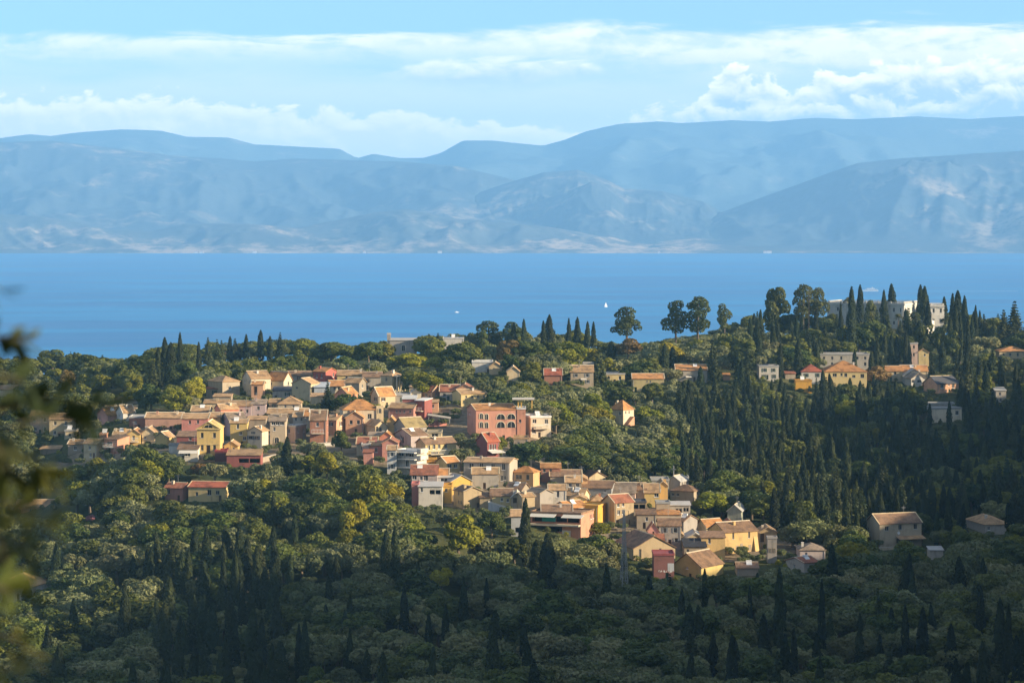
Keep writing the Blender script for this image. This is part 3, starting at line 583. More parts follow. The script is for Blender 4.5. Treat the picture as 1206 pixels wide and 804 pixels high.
('house',648,648,685,561,554,570,'gx',0,'stonec','brown','wide stone house with a brown roof in front of the brick red house','',{'d':9,'w':[]}),
('house',684,694,714,562,556,573,'gy',28,'cream','brown','cream gabled house with a brown side roof under a tall lamp','',{'w':[]}),
('house',673,673,692,565,560,575,'gy',0,'apricot','tan','low apricot gable beside the cream gabled house','',{'d':8,'w':[]}),
('house',666,666,685,568,561,580,'gx',0,'stone','tan','stone house with twin square windows under a tan roof','',{'w':[('f',671.5,571,1.2,1.3),('f',680,571,1.2,1.3)]}),
('house',684,720,724,575,567,591,'gx',-10,'bluestone','brown','long blue grey stone house with one white framed window','long blue grey stone house',{'d':8,'w':[('f',712.5,578,.8,1.1)]}),
('house',667,687,694,584,576,594,'gx',-22,'cream','tan','tan roofed house with a pale lit gable behind the yellow low house','',{'w':[]}),
('house',673,673,691,588,584,597,'gy',0,'yellowp','tan','low yellow house with a flat gable','',{'d':6,'w':[]}),
('house',697,697,710,590,583,599,'hip',0,'brick','tan','tiny brick house with a tan hipped roof','',{'d':5,'w':[('f',702,593,.9,1)]}),
('house',721,748,750.5,581,569,594,'gx',-6,'blush','greytan','house with a large brown roof and pale gable edge','large brown roofed house',{'d':9,'w':[]}),
('house',749,749,761,577,569,591,'gx',0,'stonec','brown','narrow stone house with a brown roof','',{'d':8,'w':[]}),
('house',710,724,747,592,583,617,'gx',30,'stonet','redbrown','tall stone house with four small windows and a lilac side','tall four windowed stone house',{'w':[('f',728.3,595,1,1.2),('f',734,594.8,1,1.2),('f',728.6,603.3,1,1.6),('f',734.3,603.3,1,1.6)]}),
('house',759,759,777,580,570,592,'gx',0,'yellow','tan','ochre yellow house with a deep tan roof','',{'d':8,'w':[('f',773,581.5,1.6,1.4)]}),
('house',775,775,786.5,572,567,592,'gy',0,'ochre','tan','tall ochre gable beside the deep tan roof','tall ochre gable',{'d':8,'w':[('f',776.5,574.5,.9,1)]}),
('church',786,801,812,567,561,584,'gy',-25,'greystone','greyr','grey stone church with a cross on its gable','grey church with a cross',{'cross':1,'w':[('r',804,569,.7,1.6),('r',807.5,570,.7,1.6)]}),
('house',790,817,827,579,572,597,'hip',-25,'stonec','brown','grey cream house with a brown hipped roof and a lit ochre corner','grey cream house with lit corner',{'w':[('f',793,583,1.2,1),('f',798.5,583,1.2,1),('r',821.5,583,1,2)]}),
('house',767,767,788,566,563,577,'flat',0,'greyw','greyr','pale grey flat roofed house behind the grey church','',{'d':7,'w':[]}),
('house',800,800,811,563,561,574,'flat',0,'greyw','greyr','small grey block at the back of the grey church','',{'d':5,'w':[]}),
('shed',773,773,789,593,593,606,'flat',0,'wood','greyr','plank walled shack beside a cluttered terrace','plank walled shack',{'d':5,'w':[]}),
('shed',789,789,813,595,592,606,'shed',0,'greyw','palegrey','ramshackle terrace shelter with pale sheets over dark openings','',{'d':5,'w':[],'open':[(796,803,598,603),(805,811,597,602)]}),
('house',765,765,802,606,601,617,'hip',0,'stonec','orange','broad house with a low tan roof below the plank shack','',{'d':8,'w':[]}),
('garage',744,744,761,592,592,609,'flat',0,'stone','dkgrey','dark open garage with a pale water tank beside it','',{'d':6,'w':[],'open':[(745,760,593,599)]}),
('house',750,750,773,606,601,620,'shed',0,'stone','brown','small stone house between the four windowed stone house and the pink belfry','',{'d':7}),
('house',788,805,823,614,607,632,'gx',-35,'greystone','brown','grey stone house with a brown roof and blank tan side','',{'w':[('f',793,619,.9,1.1)]}),
('house',822,832,854,620,612,634,'gx',32,'cream','orange','house with a bright orange tiled roof beside the great ochre house','house with bright orange tiles',{'w':[('f',834,626,.8,1.2)]}),
('house',836,854,894,627,616,653,'gx',28,'ochrel','brown','great ochre house with a long brown roof and buttressed wall','great ochre house',{'w':[('f',864,630,.8,2.2),('f',883.5,629,.8,2.2)],'butt':1}),
('house',826,826,854,633,627,655,'shed',0,'ochrel','brown','lower ochre wing with a dark window joined to the great ochre house','',{'d':6,'w':[('f',835.5,636,.9,1.8)]}),
('house',857,873,889,602,595,623,'gy',-12,'sage','greyr','tall sage green gable with a patched pale strip','tall sage green gable',{'d':8,'w':[],'ch':[.95]}),
('shed',853,853,865,617,612,625,'gy',0,'rose','redbrown','small pink gable peeping over the long brown roof','',{'d':5,'w':[]}),
('house',894,894,915,627,621,645,'gy',0,'stonet','tan','ruined stone hut with a dark doorway','ruined stone hut',{'d':7,'w':[],'door':[('f',896.5,633,1.3,2.6)]}),
('bell_tower',904,904,915,634,632,664,'flat',0,'greystone','greystr','square grey stone bell tower with arched openings','grey stone bell tower',{'d':2.2,'w':[],'arch':[('f',907,648,.6,1.4),('f',912,648,.6,1.4)]}),
('house',942,942,972,648,641,660,'hip',0,'lilacg','greytan','grey lilac house with a grey hipped roof and white chimney cap','grey lilac hipped house',{'ch':[.15],'d':8}),
('house',928,947,966,663,657,674,'gx',35,'greyw','redbrown','grey gabled cottage with a rusty roof among olives','grey cottage with rusty roof',{}),
('house',868,868,893,669,663,679,'gx',0,'stone','brown','low house showing only a brown roof among the trees','low brown roof among trees',{'d':6,'w':[]}),
('house',770,770,794,654,653,682,'flat',0,'crimsond','crimsonr','crimson block with white scrawl on its wall','crimson block',{'d':7,'w':[],'scrawl':1}),
('house',793,826,843,668,653,684,'gy',-35,'yellowd','brown','mustard yellow house with a brown roof sweeping down one side','mustard yellow house',{'w':[('f',810,669,.7,.7)],'d':9}),
('church',739,746,796,646,632,658,'gy',16,'stonet','brown','roofed stone chapel with a wide tan gable and slit windows','stone chapel with wide tan gable',{'w':[('f',754,640,.9,4),('f',778,641,.9,3.5)],'d':13}),
('house',763,763,776,625,616,637,'gy',0,'pinkl','redbrown','bright pink belfry house with a small arched window','bright pink belfry house',{'d':5,'w':[('f',769.5,622,.7,1.1)],'lean':1}),
('house',776,776,802,619,611,640,'gx',0,'greystone','brown','grey stone house behind the bright pink belfry house','',{'d':8}),
('house',793,793,805,630,626,642,'gy',0,'stonet','tan','low stone gable catching the sun near the black sheet roof','',{'d':6,'w':[]}),
('house',806,806,832,644,636,655,'shed',0,'stone','black','stone house with a black sheet roof','stone house with black sheet roof',{'d':8,'w':[('f',810,648,.9,1)]}),
('house',808,808,830,634,628,644,'gy',0,'cream','palegrey','low cream gable with a pale roof','',{'d':8,'w':[]}),
# ---- palace hill
('lodge',966,966,1024,418,414,432,'flat',0,'greyw','greyr','long low grey palace lodge with a flat roof behind cypresses','long low grey lodge',{'d':9}),
('tower_house',1072,1072,1081,405,404,432,'flat',0,'blush','greyr','slim pinkish tower house among the palace cypresses','slim pinkish tower house',{'d':4}),
('house',1081,1081,1094,415,411,432,'gy',0,'yellowp','tan','yellow gabled house joined to the slim tower','',{'d':6,'w':[('f',1089,418,.9,1.2)]}),
('villa',971,971,1021,438,425,453,'hip',0,'yellowp','orange','large cream villa with an orange hipped roof','large cream hipped villa',{'ch':[.72],'w':[('f',983,441.5,2,1.5),('f',991,441,1,1.3),('f',996,441.5,1.4,1.6),('f',1005.5,443,1.6,1.2),('f',1015.5,442.5,1.8,1.9)],'d':12}),
('house',944,944,969,438,429,450,'hip',0,'whitew','redr','white house with a red hipped roof beside the large cream villa','white house with red hipped roof',{'d':8}),
('house',894,894,917,432,430,447,'flat',0,'whitew','greyr','white grey flat roofed house behind cypress spires','white flat roofed house',{'d':7}),
('shed',925,925,937,440,437,447,'shed',0,'stonec','redbrown','small shed with a brown roof near the white red roofed house','',{'d':5,'w':[]}),
('house',937,937,956,449,447,460,'flat',0,'amberd','oranger','low plain ochre house below the red hipped roof','',{'d':5,'w':[]}),
('house',1043,1043,1063,437,431,449,'gx',0,'cream','orange','cream house with a thin orange roof and one window','',{'w':[('f',1054,438.5,1.4,1.6)]}),
('house',1062,1062,1093,437,430,448,'gx',0,'cream','orange','long orange roof behind the twin white gables','',{'d':8,'w':[]}),
('house',1064,1064,1090,443,435,452,'gy',0,'greyw','greyr','wider and taller of the twin grey white gables','',{'d':6,'w':[]}),
('house',1066,1073,1091,446,440,456,'gy',12,'whitew','greytan','smaller nearer gable of the twin white houses, with a dark porch','twin white gables',{'d':6,'w':[('f',1075,449,1.6,1.5),('f',1083,449,2,1.5)]}),
('house',1092,1104,1131,452,443,464,'gx',22,'salmontan','dkgrey','house with a grey roof, pale gable and tan front','house with grey roof and tan front',{'w':[('f',1110,455,1.6,1.8),('f',1118.5,453.8,.8,.8),('f',1124,455,1.4,2)]}),
('house',1078,1092,1134,482,482,499,'flat',12,'creamw','greyr','modern white house with arches at one end','modern white house',{'d':8,'w':[('f',1128.5,486.5,1.6,2)],'arch':[('l',1081.5,488,1.8,2.6),('l',1088,488,1.8,2.6)]}),
('house',1092,1092,1124,476,475,483,'flat',0,'greyw','greyr','upper storey block with a band of dark glass over the modern white house','',{'d':5,'w':[('f',1103,479.5,4.5,1.3),('f',1114,479.5,3,1.3)]}),
('house',1177,1177,1212,414,408,423,'hip',0,'cream','orange','orange tan roofed house at the edge of the palace hill','',{'d':9}),
('house',1172,1172,1185,460,456,474,'shed',0,'greyw','greyr','small white ruin on the shaded slope','small white ruin',{'d':5}),
('house',1024,1036,1088,617,606,645,'gx',20,'creamst','brown','shaded cream and grey house with a brown roof, blue white gable and lean to porch','shaded house with brown roof',{'w':[('f',1045,622.5,1.4,1.6),('f',1061.5,621.5,1.4,1.8),('f',1080.5,621.5,1.4,1.8)],'open':[(1057,1074,634,641)],'awn':('tile',1056,1089,632)}),
('house',1147,1160,1190,618,608,630,'hip',12,'greyw','tan','grey house with a hipped roof and white chimney in the shaded wood','grey hipped house in the wood',{'ch':[.3],'w':[('f',1165,622,1,1.4)]}),
('shed',1095,1095,1111,648,645,659,'shed',0,'greyw','greyr','small pale shed below the shaded brown roofed house','',{'d':4,'w':[]}),
# ---- middle right
('house',719,734,747,483,472,499,'hip',-45,'creamw','orange','bright cream house with an orange hipped roof alone among the trees','bright cream hipped house',{'w':[('f',730,487,1.2,1.4),('r',737,486,.8,1.4),('r',741,486,.8,1.4)],'stair':1}),
('house',745,745,782,446,440,459,'gx',0,'olivew','orange','plain olive yellow house with two tiny windows','plain olive yellow house',{'w':[('f',762,449,.6,.9),('f',766,449,.6,.9)]}),
('house',796,796,833,436,429,447,'gx',0,'greybeige','orange','long house with an orange roof below the leaning pines','long orange roofed house',{'d':9}),
('house',711,711,736,441,439,450,'flat',0,'yellowp','palegrey','yellow house with a flat pale roof','flat pale roofed yellow house',{'d':8}),
('house',672,672,699,438,430,450,'gx',0,'stonec','tan','tan house with a sloping tan roof beside the dark fir','tan house beside the dark fir',{'d':8}),
('house',687,687,700,429,426,440,'flat',0,'whitew','greyr','white cube house behind the dark fir','',{'d':6,'w':[]}),
('shed',852,852,860,442,440,448,'shed',0,'salmontan','orange','tiny orange hut in the olives','tiny orange hut',{'d':4,'w':[]}),
('villa',459,459,490,401,398,419,'shed',0,'greystone','palegrey','grey stone villa with arched windows and a bell gable on the ridge','grey stone ridge villa',{'d':9,'w':[],'arch':[('f',464,409.5,1.6,2.2),('f',475,409.5,1.8,3)],'belf':1}),
('house',556,556,580,427,424,440,'flat',0,'whitew','whiter','white flat roofed house among ridge trees','white flat house among trees',{'d':8,'w':[]}),
('house',576,576,591,432,427,442,'gy',0,'cream','tan','tan gabled house next to the white flat roofed one','',{'d':7,'w':[]}),
('house',597,597,612,438,432,448,'gy',0,'cream','tan','ochre gable above the dark olive clump','ochre gable above the olives',{'d':8,'w':[]}),
('house',641,641,662,442,434,450,'gx',0,'brick','redr','house with a bright red orange roof among olives','bright red orange roof',{'ch':[.9],'d':8,'w':[]}),
('house',522,522,546,399,397,408,'flat',0,'whitew','whiter','white roof glimpsed through the ridge trees','white roof on the ridge',{'d':8,'w':[]}),
# ---- left
('house',-6,-6,21,459,454,467,'gx',0,'creamw','tan','small white house with a tan roof among the far trees','small white house in the far trees',{}),
('house',58,58,84,494,487,516,'gx',0,'cream','tan','cream house half hidden by the blurred branch','',{'d':8}),
('house',35,35,58,490,484,512,'gx',0,'blush','tan','pinkish house behind the blurred branch','',{'d':8}),
('house',76,76,89,508,505,518,'flat',0,'cream','greyr','low cream cottage with one dark window','',{'d':6,'w':[('f',82,512,1,1.3)]}),
('shed',47,47,70,529,525,537,'shed',0,'stone','tan','low stone barn under the blurred branch','',{'d':6,'w':[]}),
('house',193,215,222,575,569,588,'gx',-22,'brickp','redbrown','pink cottage end with one dark window joined to a yellow house in the olive grove','pink cottage in the olive grove',{'w':[('f',197,579.5,1.3,1.6)]}),
('house',221,266,272.5,574,568,588,'gx',-10,'yellowp','redr','long yellow cottage with a red roof and blue windows in the olive grove','long yellow cottage with red roof',{'d':7,'w':[('f',231,582,1,1.4),('f',246,580,1.5,2),('f',256,580,1.4,1.4)]}),
('house',18,18,72,597,589,606,'gx',0,'salmontan','tan','long low salmon house with a tan and white roof','long low salmon house',{'d':8}),
('house',-10,38,48,691,677,708,'hip',-18,'white','tan','white house with a tan hipped roof at the foot of the grove','white house at the grove foot',{'d':9}),
]
# ------------------------------------------------------------------ houses
def P3(p, r, y): return ((p - 603) / F * y, y, CAMZ - (r - EYE) / F * y)
RECTS = []      # (x0, top, x1, base, distance, short, centre) for keeping trees off the houses
def wall_face(mb, org, ax, W, top, holes, n, zb=-3.5, mi=0):
    """upright wall from org along ax (2D unit), outline height `top`, rectangular openings `holes` (u0,v0,u1,v1,depth); n = outward normal"""
    us = sorted({0, W, *[h[0] for h in holes], *[h[2] for h in holes]}); vs = sorted({zb, top, *[h[1] for h in holes], *[h[3] for h in holes]})
    P = lambda u, v, d=0: (org[0] + ax[0] * u - n[0] * d, org[1] + ax[1] * u - n[1] * d, v)
    for i in range(len(us) - 1):
        for j in range(len(vs) - 1):
            cu = (us[i] + us[i + 1]) / 2; cv = (vs[j] + vs[j + 1]) / 2
            if any(h[0] < cu < h[2] and h[1] < cv < h[3] for h in holes): continue
            mb.quad(P(us[i], vs[j]), P(us[i + 1], vs[j]), P(us[i + 1], vs[j + 1]), P(us[i], vs[j + 1]), mi)
    for u0, v0, u1, v1, d in holes:
        mb.quad(P(u0, v0), P(u1, v0), P(u1, v0, d), P(u0, v0, d), mi); mb.quad(P(u0, v1), P(u0, v1, d), P(u1, v1, d), P(u1, v1), mi)
        mb.quad(P(u0, v0), P(u0, v0, d), P(u0, v1, d), P(u0, v1), mi); mb.quad(P(u1, v0), P(u1, v1), P(u1, v1, d), P(u1, v0, d), mi)
class Face:
    def __init__(s, org, ax, n, W): s.org = org; s.ax = ax; s.n = n; s.W = W; s.holes = []
    def P(s, u, v, d=0.0): return (s.org[0] + s.ax[0] * u + s.n[0] * d, s.org[1] + s.ax[1] * u + s.n[1] * d, v)
def fbox(mb, fc, u0, v0, u1, v1, d0, d1, mi=0):
    vs = [fc.P(u0, v0, d0), fc.P(u1, v0, d0), fc.P(u1, v1, d0), fc.P(u0, v1, d0), fc.P(u0, v0, d1), fc.P(u1, v0, d1), fc.P(u1, v1, d1), fc.P(u0, v1, d1)]
    mb.add(vs, [(0, 1, 2, 3), (7, 6, 5, 4), (0, 4, 5, 1), (1, 5, 6, 2), (2, 6, 7, 3), (3, 7, 4, 0)], mi)
def add_window(root, fc, u, v, w, h, frame, shut=None, depth=.2):
    u0, u1, v0, v1 = u - w / 2, u + w / 2, v - h / 2, v + h / 2
    fc.holes.append((u0, v0, u1, v1, depth))
    mb = MB(); mb.quad(fc.P(u0, v0, -depth + .01), fc.P(u1, v0, -depth + .01), fc.P(u1, v1, -depth + .01), fc.P(u0, v1, -depth + .01))
    win = mb.build('window', GLASS, root)
    fb = MB(); t = .07
    for a in ((u0, v0, u0 + t, v1), (u1 - t, v0, u1, v1), (u0 + t, v0, u1 - t, v0 + t), (u0 + t, v1 - t, u1 - t, v1), (u - .03, v0 + t, u + .03, v1 - t)):
        fbox(fb, fc, *a, -depth + .015, -depth + .06)
    fbox(fb, fc, u0 - .1, v0 - .1, u1 + .1, v0 - .005, .005, .08)
    fb.build('frame', frame, win)
    if shut:
        for a, b in ((u0 - w / 2 - .02, u0 - .02), (u1 + .02, u1 + w / 2 + .02)):
            sb = MB(); fbox(sb, fc, a, v0, b, v1, .004, .05); sb.build('shutter', shut, win)
def add_arch(root, fc, u, v, w, h, frame, ring=True):
    """arched opening standing 3 cm proud of its wall: dark pane, stone ring"""
    r = w / 2; v0 = v - h / 2; vs = v + h / 2 - r
    vs = max(vs, v0 + .2)
    pts = [(u - r, v0), (u + r, v0)] + [(u + r * math.cos(t), vs + (v + h / 2 - vs) * math.sin(t)) for t in [math.pi * i / 12 for i in range(13)]]
    mb = MB(); mb.add([fc.P(a, b, .02) for a, b in pts], [tuple(range(len(pts)))])
    win = mb.build('arched_window', GLASS, root)
    fb = MB(); k = .16
    oc = [(u + r, v0)] + pts[2:] + [(u - r, v0)]
    oo = [(u + r + k, v0)] + [(u + (r + k) * math.cos(t), vs + (v + h / 2 - vs + k) * math.sin(t)) for t in [math.pi * i / 12 for i in range(13)]] + [(u - r - k, v0)]
    for i in range(len(oc) - 1):
        a, b, c, d = oc[i], oc[i + 1], oo[i + 1], oo[i]
        fb.add([fc.P(*a, .01), fc.P(*b, .01), fc.P(*c, .01), fc.P(*d, .01), fc.P(*a, .1), fc.P(*b, .1), fc.P(*c, .1), fc.P(*d, .1)], [(4, 5, 6, 7), (0, 1, 5, 4), (2, 3, 7, 6)])
    fb.build('arch_surround', frame, win)
    fr = MB(); fbox(fr, fc, u - .04, v0, u + .04, v + h / 2 - .02, .03, .06)
    if w > 2.5:
        for q in (-.5, .5): fbox(fr, fc, u + q * r - .04, v0, u + q * r + .04, vs + .6 * (v + h / 2 - vs), .03, .06)
    fr.build('frame', FRAME, win)
def house(spec):
    name, x0, xc, x1, ye, ap, yb, rt, yaw, wk, rk, label, short, o = spec
    yb = yb + (2.5 if 180 < xc < 840 and 442 < yb < 660 else 0)
    Y = ground_at(xc, yb)
    if Y is None: print('NO GROUND', label); return
    m = Y / F; th = R(yaw); h = (yb - ye) * m; full = h
    if yaw == 0: W = (x1 - x0) * m; D = o.get('d', 8.0)
    elif yaw > 0: W = (x1 - xc) * m / math.cos(th); D = o.get('d') or min(13, max(4, (xc - x0) * m / math.sin(th)))
    else: W = (xc - x0) * m / math.cos(th); D = o.get('d') or min(13, max(4, (x1 - xc) * m / math.sin(-th)))
    rise = max(.5, (ye - ap) * m - (0.035 * D if rt in ('gx', 'hip') else 0.0))
    if rt == 'shed': rise = max(.4, (ye - ap) * m - .07 * D)
    cx, cy, cz = P3(xc, yb, Y)
    near = (W, 0) if yaw < 0 else (0, 0)
    # put the empty at the middle of the footprint; local coordinates are then shifted by half sizes
    ox, oy = -W / 2, -D / 2
    lx, ly = near[0] + ox, near[1] + oy
    px_ = cx - (lx * math.cos(th) - ly * math.sin(th)); py_ = cy - (lx * math.sin(th) + ly * math.cos(th))
    root = empty(name, (px_, py_, cz), th)
    rng = random.Random(label)
    cat = {'shed': 'outbuilding', 'lodge': 'house', 'tower_house': 'tower', 'bell_tower': 'bell tower'}.get(name, name)
    tag(root, label, cat)
    fr = Face((ox, oy), (1, 0), (0, -1), W); bk = Face((-ox, -oy), (-1, 0), (0, 1), W)
    rg = Face((-ox, oy), (0, 1), (1, 0), D); lf = Face((ox, -oy), (0, -1), (-1, 0), D)
    frame = FRAMEW if o.get('frame') == 'whitef' else (FRAME if rng.random() < .5 else FRAMEW)
    def where(f, p, r):
        v = (yb - r) * m
        if f == 'f': return fr, ((p - (xc if yaw > 0 else x0)) * m / math.cos(th)), v
        if f == 'r': return rg, (p - xc) * m / math.sin(-th), v
        return lf, D - (xc - p) * m / math.sin(th), v
    used = []
    shut = {'greysh': SHUT_Y}.get(o.get('shut')) or (rng.choice([SHUT_G, SHUT_B, SHUT_Y]) if rng.random() < .3 and 'w' not in o else None)
    if 'w' in o:
        for f, p, r, w, hh in o['w']:
            w *= .64; hh *= .64
            fc, u, v = where(f, p, r)
            u = min(max(u, w / 2 + .15), fc.W - w / 2 - .15); v = min(v, full - hh / 2 - .1 + (2 if rt == 'gy' else 0))
            if v + hh / 2 > full - .05: v = full - .08 - hh / 2
            add_window(root, fc, u, v, w, hh, frame, SHUT_Y if o.get('shut') else None)
    else:
        st = max(1, round(full / 2.3)); sides = [fr] + ([lf] if yaw > 0 else [rg] if yaw < 0 else [])
        for fc in sides + ([rg, lf] if yaw == 0 and rng.random() < .6 else []):
            n = max(1, int(fc.W / (2.3 if fc is fr else 3.0)))
            for k in range(st):
                vv = full - .95 - k * full / st
                if vv < .55: continue
                for i in range(n):
                    if rng.random() < .22: continue
                    hh = min(1.0, full * .45) * rng.uniform(.85, 1.15); add_window(root, fc, fc.W * (i + .5 + rng.uniform(-.08, .08)) / n, max(vv, .6), .58 + rng.random() * .2, hh, frame, shut if fc.W / n > 1.8 else None)
    for f, p, r, w, hh in o.get('door', []):
        w *= .75; hh *= .75
        fc, u, v = where(f, p, r); u = min(max(u, w / 2 + .15), fc.W - w / 2 - .15)
        fc.holes.append((u - w / 2, v - hh / 2, u + w / 2, v + hh / 2, .3))
        d = MB(); fbox(d, fc, u - w / 2, v - hh / 2, u + w / 2, v + hh / 2, -.29, -.24); dd = d.build('door', DOORM, root)
    for a, b, r0, r1 in o.get('open', []):
        u0 = max(.15, (a - (xc if yaw > 0 else x0)) * m / math.cos(th)); u1 = min(W - .15, (b - (xc if yaw > 0 else x0)) * m / math.cos(th)); v0 = (yb - r1) * m; v1 = min((yb - r0) * m, full - .12)
        fr.holes.append((u0, v0, u1, v1, 1.8))
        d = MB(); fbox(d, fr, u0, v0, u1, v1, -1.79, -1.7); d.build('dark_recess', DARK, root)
        d = MB(); n = max(2, int((u1 - u0) / 2.6)); fbox(d, fr, u0, v1 - .16, u1, v1, -.26, -.04)
        for i in range(1, n): fbox(d, fr, u0 + (u1 - u0) * i / n - .08, v0, u0 + (u1 - u0) * i / n + .08, v1, -.25, -.05)
        if v1 - v0 > 1.6: fbox(d, fr, u0, v0, u1, v0 + .75, -.18, -.12)
        d.build('veranda_rail', wall_m(wk), root)
    if not o.get('door') and not o.get('open') and full > 2.6 and name in ('house', 'villa', 'lodge', 'church') and W > 4:
        for t in range(12):
            u = rng.uniform(.6, W - .6)
            if all(u + .45 < hh[0] or u - .45 > hh[2] or hh[1] > 1.5 for hh in fr.holes):
                fr.holes.append((u - .33, .02, u + .33, 1.42, .25)); d = MB(); fbox(d, fr, u - .33, .02, u + .33, 1.42, -.24, -.19); d.build('door', rng.choice([DOORM, SHUT_G, SHUT_B]), root); break
    # walls
    mb = MB(); hb = full + (rise if rt == 'shed' else 0)
    wall_face(mb, fr.org, fr.ax, W, full, fr.holes, fr.n); wall_face(mb, bk.org, bk.ax, W, hb, [], bk.n)
    wall_face(mb, rg.org, rg.ax, D, full, rg.holes, rg.n); wall_face(mb, lf.org, lf.ax, D, full, lf.holes, lf.n)
    if rt == 'gx':
        for X in (ox, -ox): mb.add([(X, oy, full), (X, -oy, full), (X, 0, full + rise - .05)], [(0, 1, 2)])
    if rt == 'gy':
        for Q in (oy, -oy): mb.add([(ox, Q, full), (-ox, Q, full), (0, Q, full + rise - .05)], [(0, 1, 2)])
    if rt == 'shed':
        for X in (ox, -ox): mb.add([(X, oy, full), (X, -oy, full), (X, -oy, hb)], [(0, 1, 2)])
    mb.build('wall', wall_m(wk), root)
    # roof
    rb = MB(); e = .24; t = .15; w2, d2 = W / 2, D / 2
    if rt == 'gx':
        s = rise / d2; z = full + .02
        rb.prism([(-d2 - e, z - e * s), (-d2 - e, z - e * s + t), (0, z + rise + t), (d2 + e, z - e * s + t), (d2 + e, z - e * s), (0, z + rise)], -w2 - .25, w2 + .25, 'x')
    elif rt == 'gy':
        s = rise / w2; z = full + .02
        rb.prism([(-w2 - e, z - e * s), (-w2 - e, z - e * s + t), (0, z + rise + t), (w2 + e, z - e * s + t), (w2 + e, z - e * s), (0, z + rise)], -d2 - .25, d2 + .25, 'y')
    elif rt == 'hip':
        z = full + .02; a, b = w2 + e, d2 + e
        if a > b: r1, r2 = (-(a - b) * .9, 0), ((a - b) * .9, 0)
        else: r1, r2 = (0, -(b - a) * .9), (0, (b - a) * .9)
        zz = z + rise + .2
        vs = [(-a, -b, z), (a, -b, z), (a, b, z), (-a, b, z), (-a, -b, z + .12), (a, -b, z + .12), (a, b, z + .12), (-a, b, z + .12), (*r1, zz), (*r2, zz)]
        if a > b: top = [(4, 5, 9, 8), (5, 6, 9), (6, 7, 8, 9), (7, 4, 8)]
        else: top = [(4, 5, 8), (5, 6, 9, 8), (6, 7, 9), (7, 4, 8, 9)]
        rb.add(vs, [(3, 2, 1, 0), (0, 1, 5, 4), (1, 2, 6, 5), (2, 3, 7, 6), (3, 0, 4, 7)] + top)
    elif rt == 'shed':
        s = rise / D; z = full + .02
        rb.prism([(-d2 - e, z - e * s), (-d2 - e, z - e * s + t), (d2 + e * .5, z + rise + e * .5 * s + t), (d2 + e * .5, z + rise + e * .5 * s)], -w2 - .2, w2 + .2, 'x')
    else:
        z = full + .003; rb.box(-w2 - .12, -d2 - .12, z, w2 + .12, d2 + .12, z + .16)
        for a in ((-w2 - .12, -d2 - .12, w2 + .12, -d2 + .08), (-w2 - .12, d2 - .08, w2 + .12, d2 + .12), (-w2 - .12, -d2 + .08, -w2 + .08, d2 - .08), (w2 - .08, -d2 + .08, w2 + .12, d2 - .08)):
            rb.box(a[0], a[1], z + .16, a[2], a[3], z + .45)
    if rt in ('gx', 'gy'):
        s_ = rise / (d2 if rt == 'gx' else w2); q = (d2 if rt == 'gx' else w2) + e; L_ = (w2 if rt == 'gx' else d2) + .25; ax = 'x' if rt == 'gx' else 'y'; zr = full + .02 + t
        rb.prism([(-.16, zr + rise - .1), (0, zr + rise + .1), (.16, zr + rise - .1)], -L_ + .01, L_ - .01, ax, 1)
        if rng.random() < .55:
            for a_, b_ in ((-L_ - .02, -L_ + .2), (L_ - .2, L_ + .02)): rb.prism([(-q - .01, zr - e * s_ - .03), (-q - .01, zr - e * s_ + .05), (0, zr + rise + .06), (q + .01, zr - e * s_ + .05), (q + .01, zr - e * s_ - .03), (0, zr + rise - .03)], a_, b_, ax, 1)
    roof = rb.build('roof', [roof_m(rk), wall_m(rng.choice(['cream', 'creamst', 'stonec', 'creamw']))], root)
    ch = o.get('ch', [rng.uniform(.2, .8)] if rt in ('gx', 'hip', 'gy') and name == 'house' and rng.random() < .4 else [])
    for c in ch:
        x = -w2 + c * W if rt != 'gy' else (w2 * .5 if c > .5 else -w2 * .5)
        y = -d2 * .35; zt = full + (rise * (1 - .35) if rt in ('gx', 'hip') else rise * .5)
        cb = MB(); cb.box(x - .26, y - .24, zt - .6, x + .26, y + .24, zt + .8); cb.box(x - .31, y - .29, zt + .805, x + .31, y + .29, zt + .9)
        cb.build('chimney', wall_m(rng.choice(['whitew', 'creamw', wk]) if 'white' not in label or 'chimney' not in label else 'whitew'), roof)
    if name == 'house' and rng.random() < .22 and rt != 'flat':           # television aerial
        ab = MB(); x = rng.uniform(-w2 * .6, w2 * .6); zt = full + rise * .6
        ab.tube((x, 0, zt), (x, 0, zt + 2.4), .03, n=5); ab.box(x - .6, -.02, zt + 2.1, x + .6, .02, zt + 2.14); ab.box(x - .4, -.02, zt + 1.8, x + .4, .02, zt + 1.84)
        ab.build('aerial', METAL, roof)
    if name == 'house' and rng.random() < .35:
        b = MB(); q = fr.P(rng.choice([.25, W - .25]), 0, .06); b.tube((q[0], q[1], -1), (q[0], q[1], full - .05), .045, .045, 6); b.build('drainpipe', METAL, root)
    if name == 'house' and rt in ('gx', 'flat', 'hip') and rng.random() < .16:
        x = rng.uniform(-w2 * .5, w2 * .5); z = full + (rise * .55 if rt != 'flat' else .5); y = -d2 * .3
        b = MB(); b.tube((x - .6, y + .3, z + .75), (x + .6, y + .3, z + .75), .22, .22, 10); b.add([(x - .6, y - .7, z + .1), (x + .6, y - .7, z + .1), (x + .6, y + .2, z + .7), (x - .6, y + .2, z + .7), (x - .6, y - .7, z + .04), (x + .6, y - .7, z + .04), (x + .6, y + .2, z + .64), (x - .6, y + .2, z + .64)], [(0, 1, 2, 3), (7, 6, 5, 4), (0, 4, 5, 1), (2, 6, 7, 3)]); b.box(x - .5, y + .2, z - .5, x + .5, y + .32, z + .6); b.build('solar_heater', WHITE, roof)
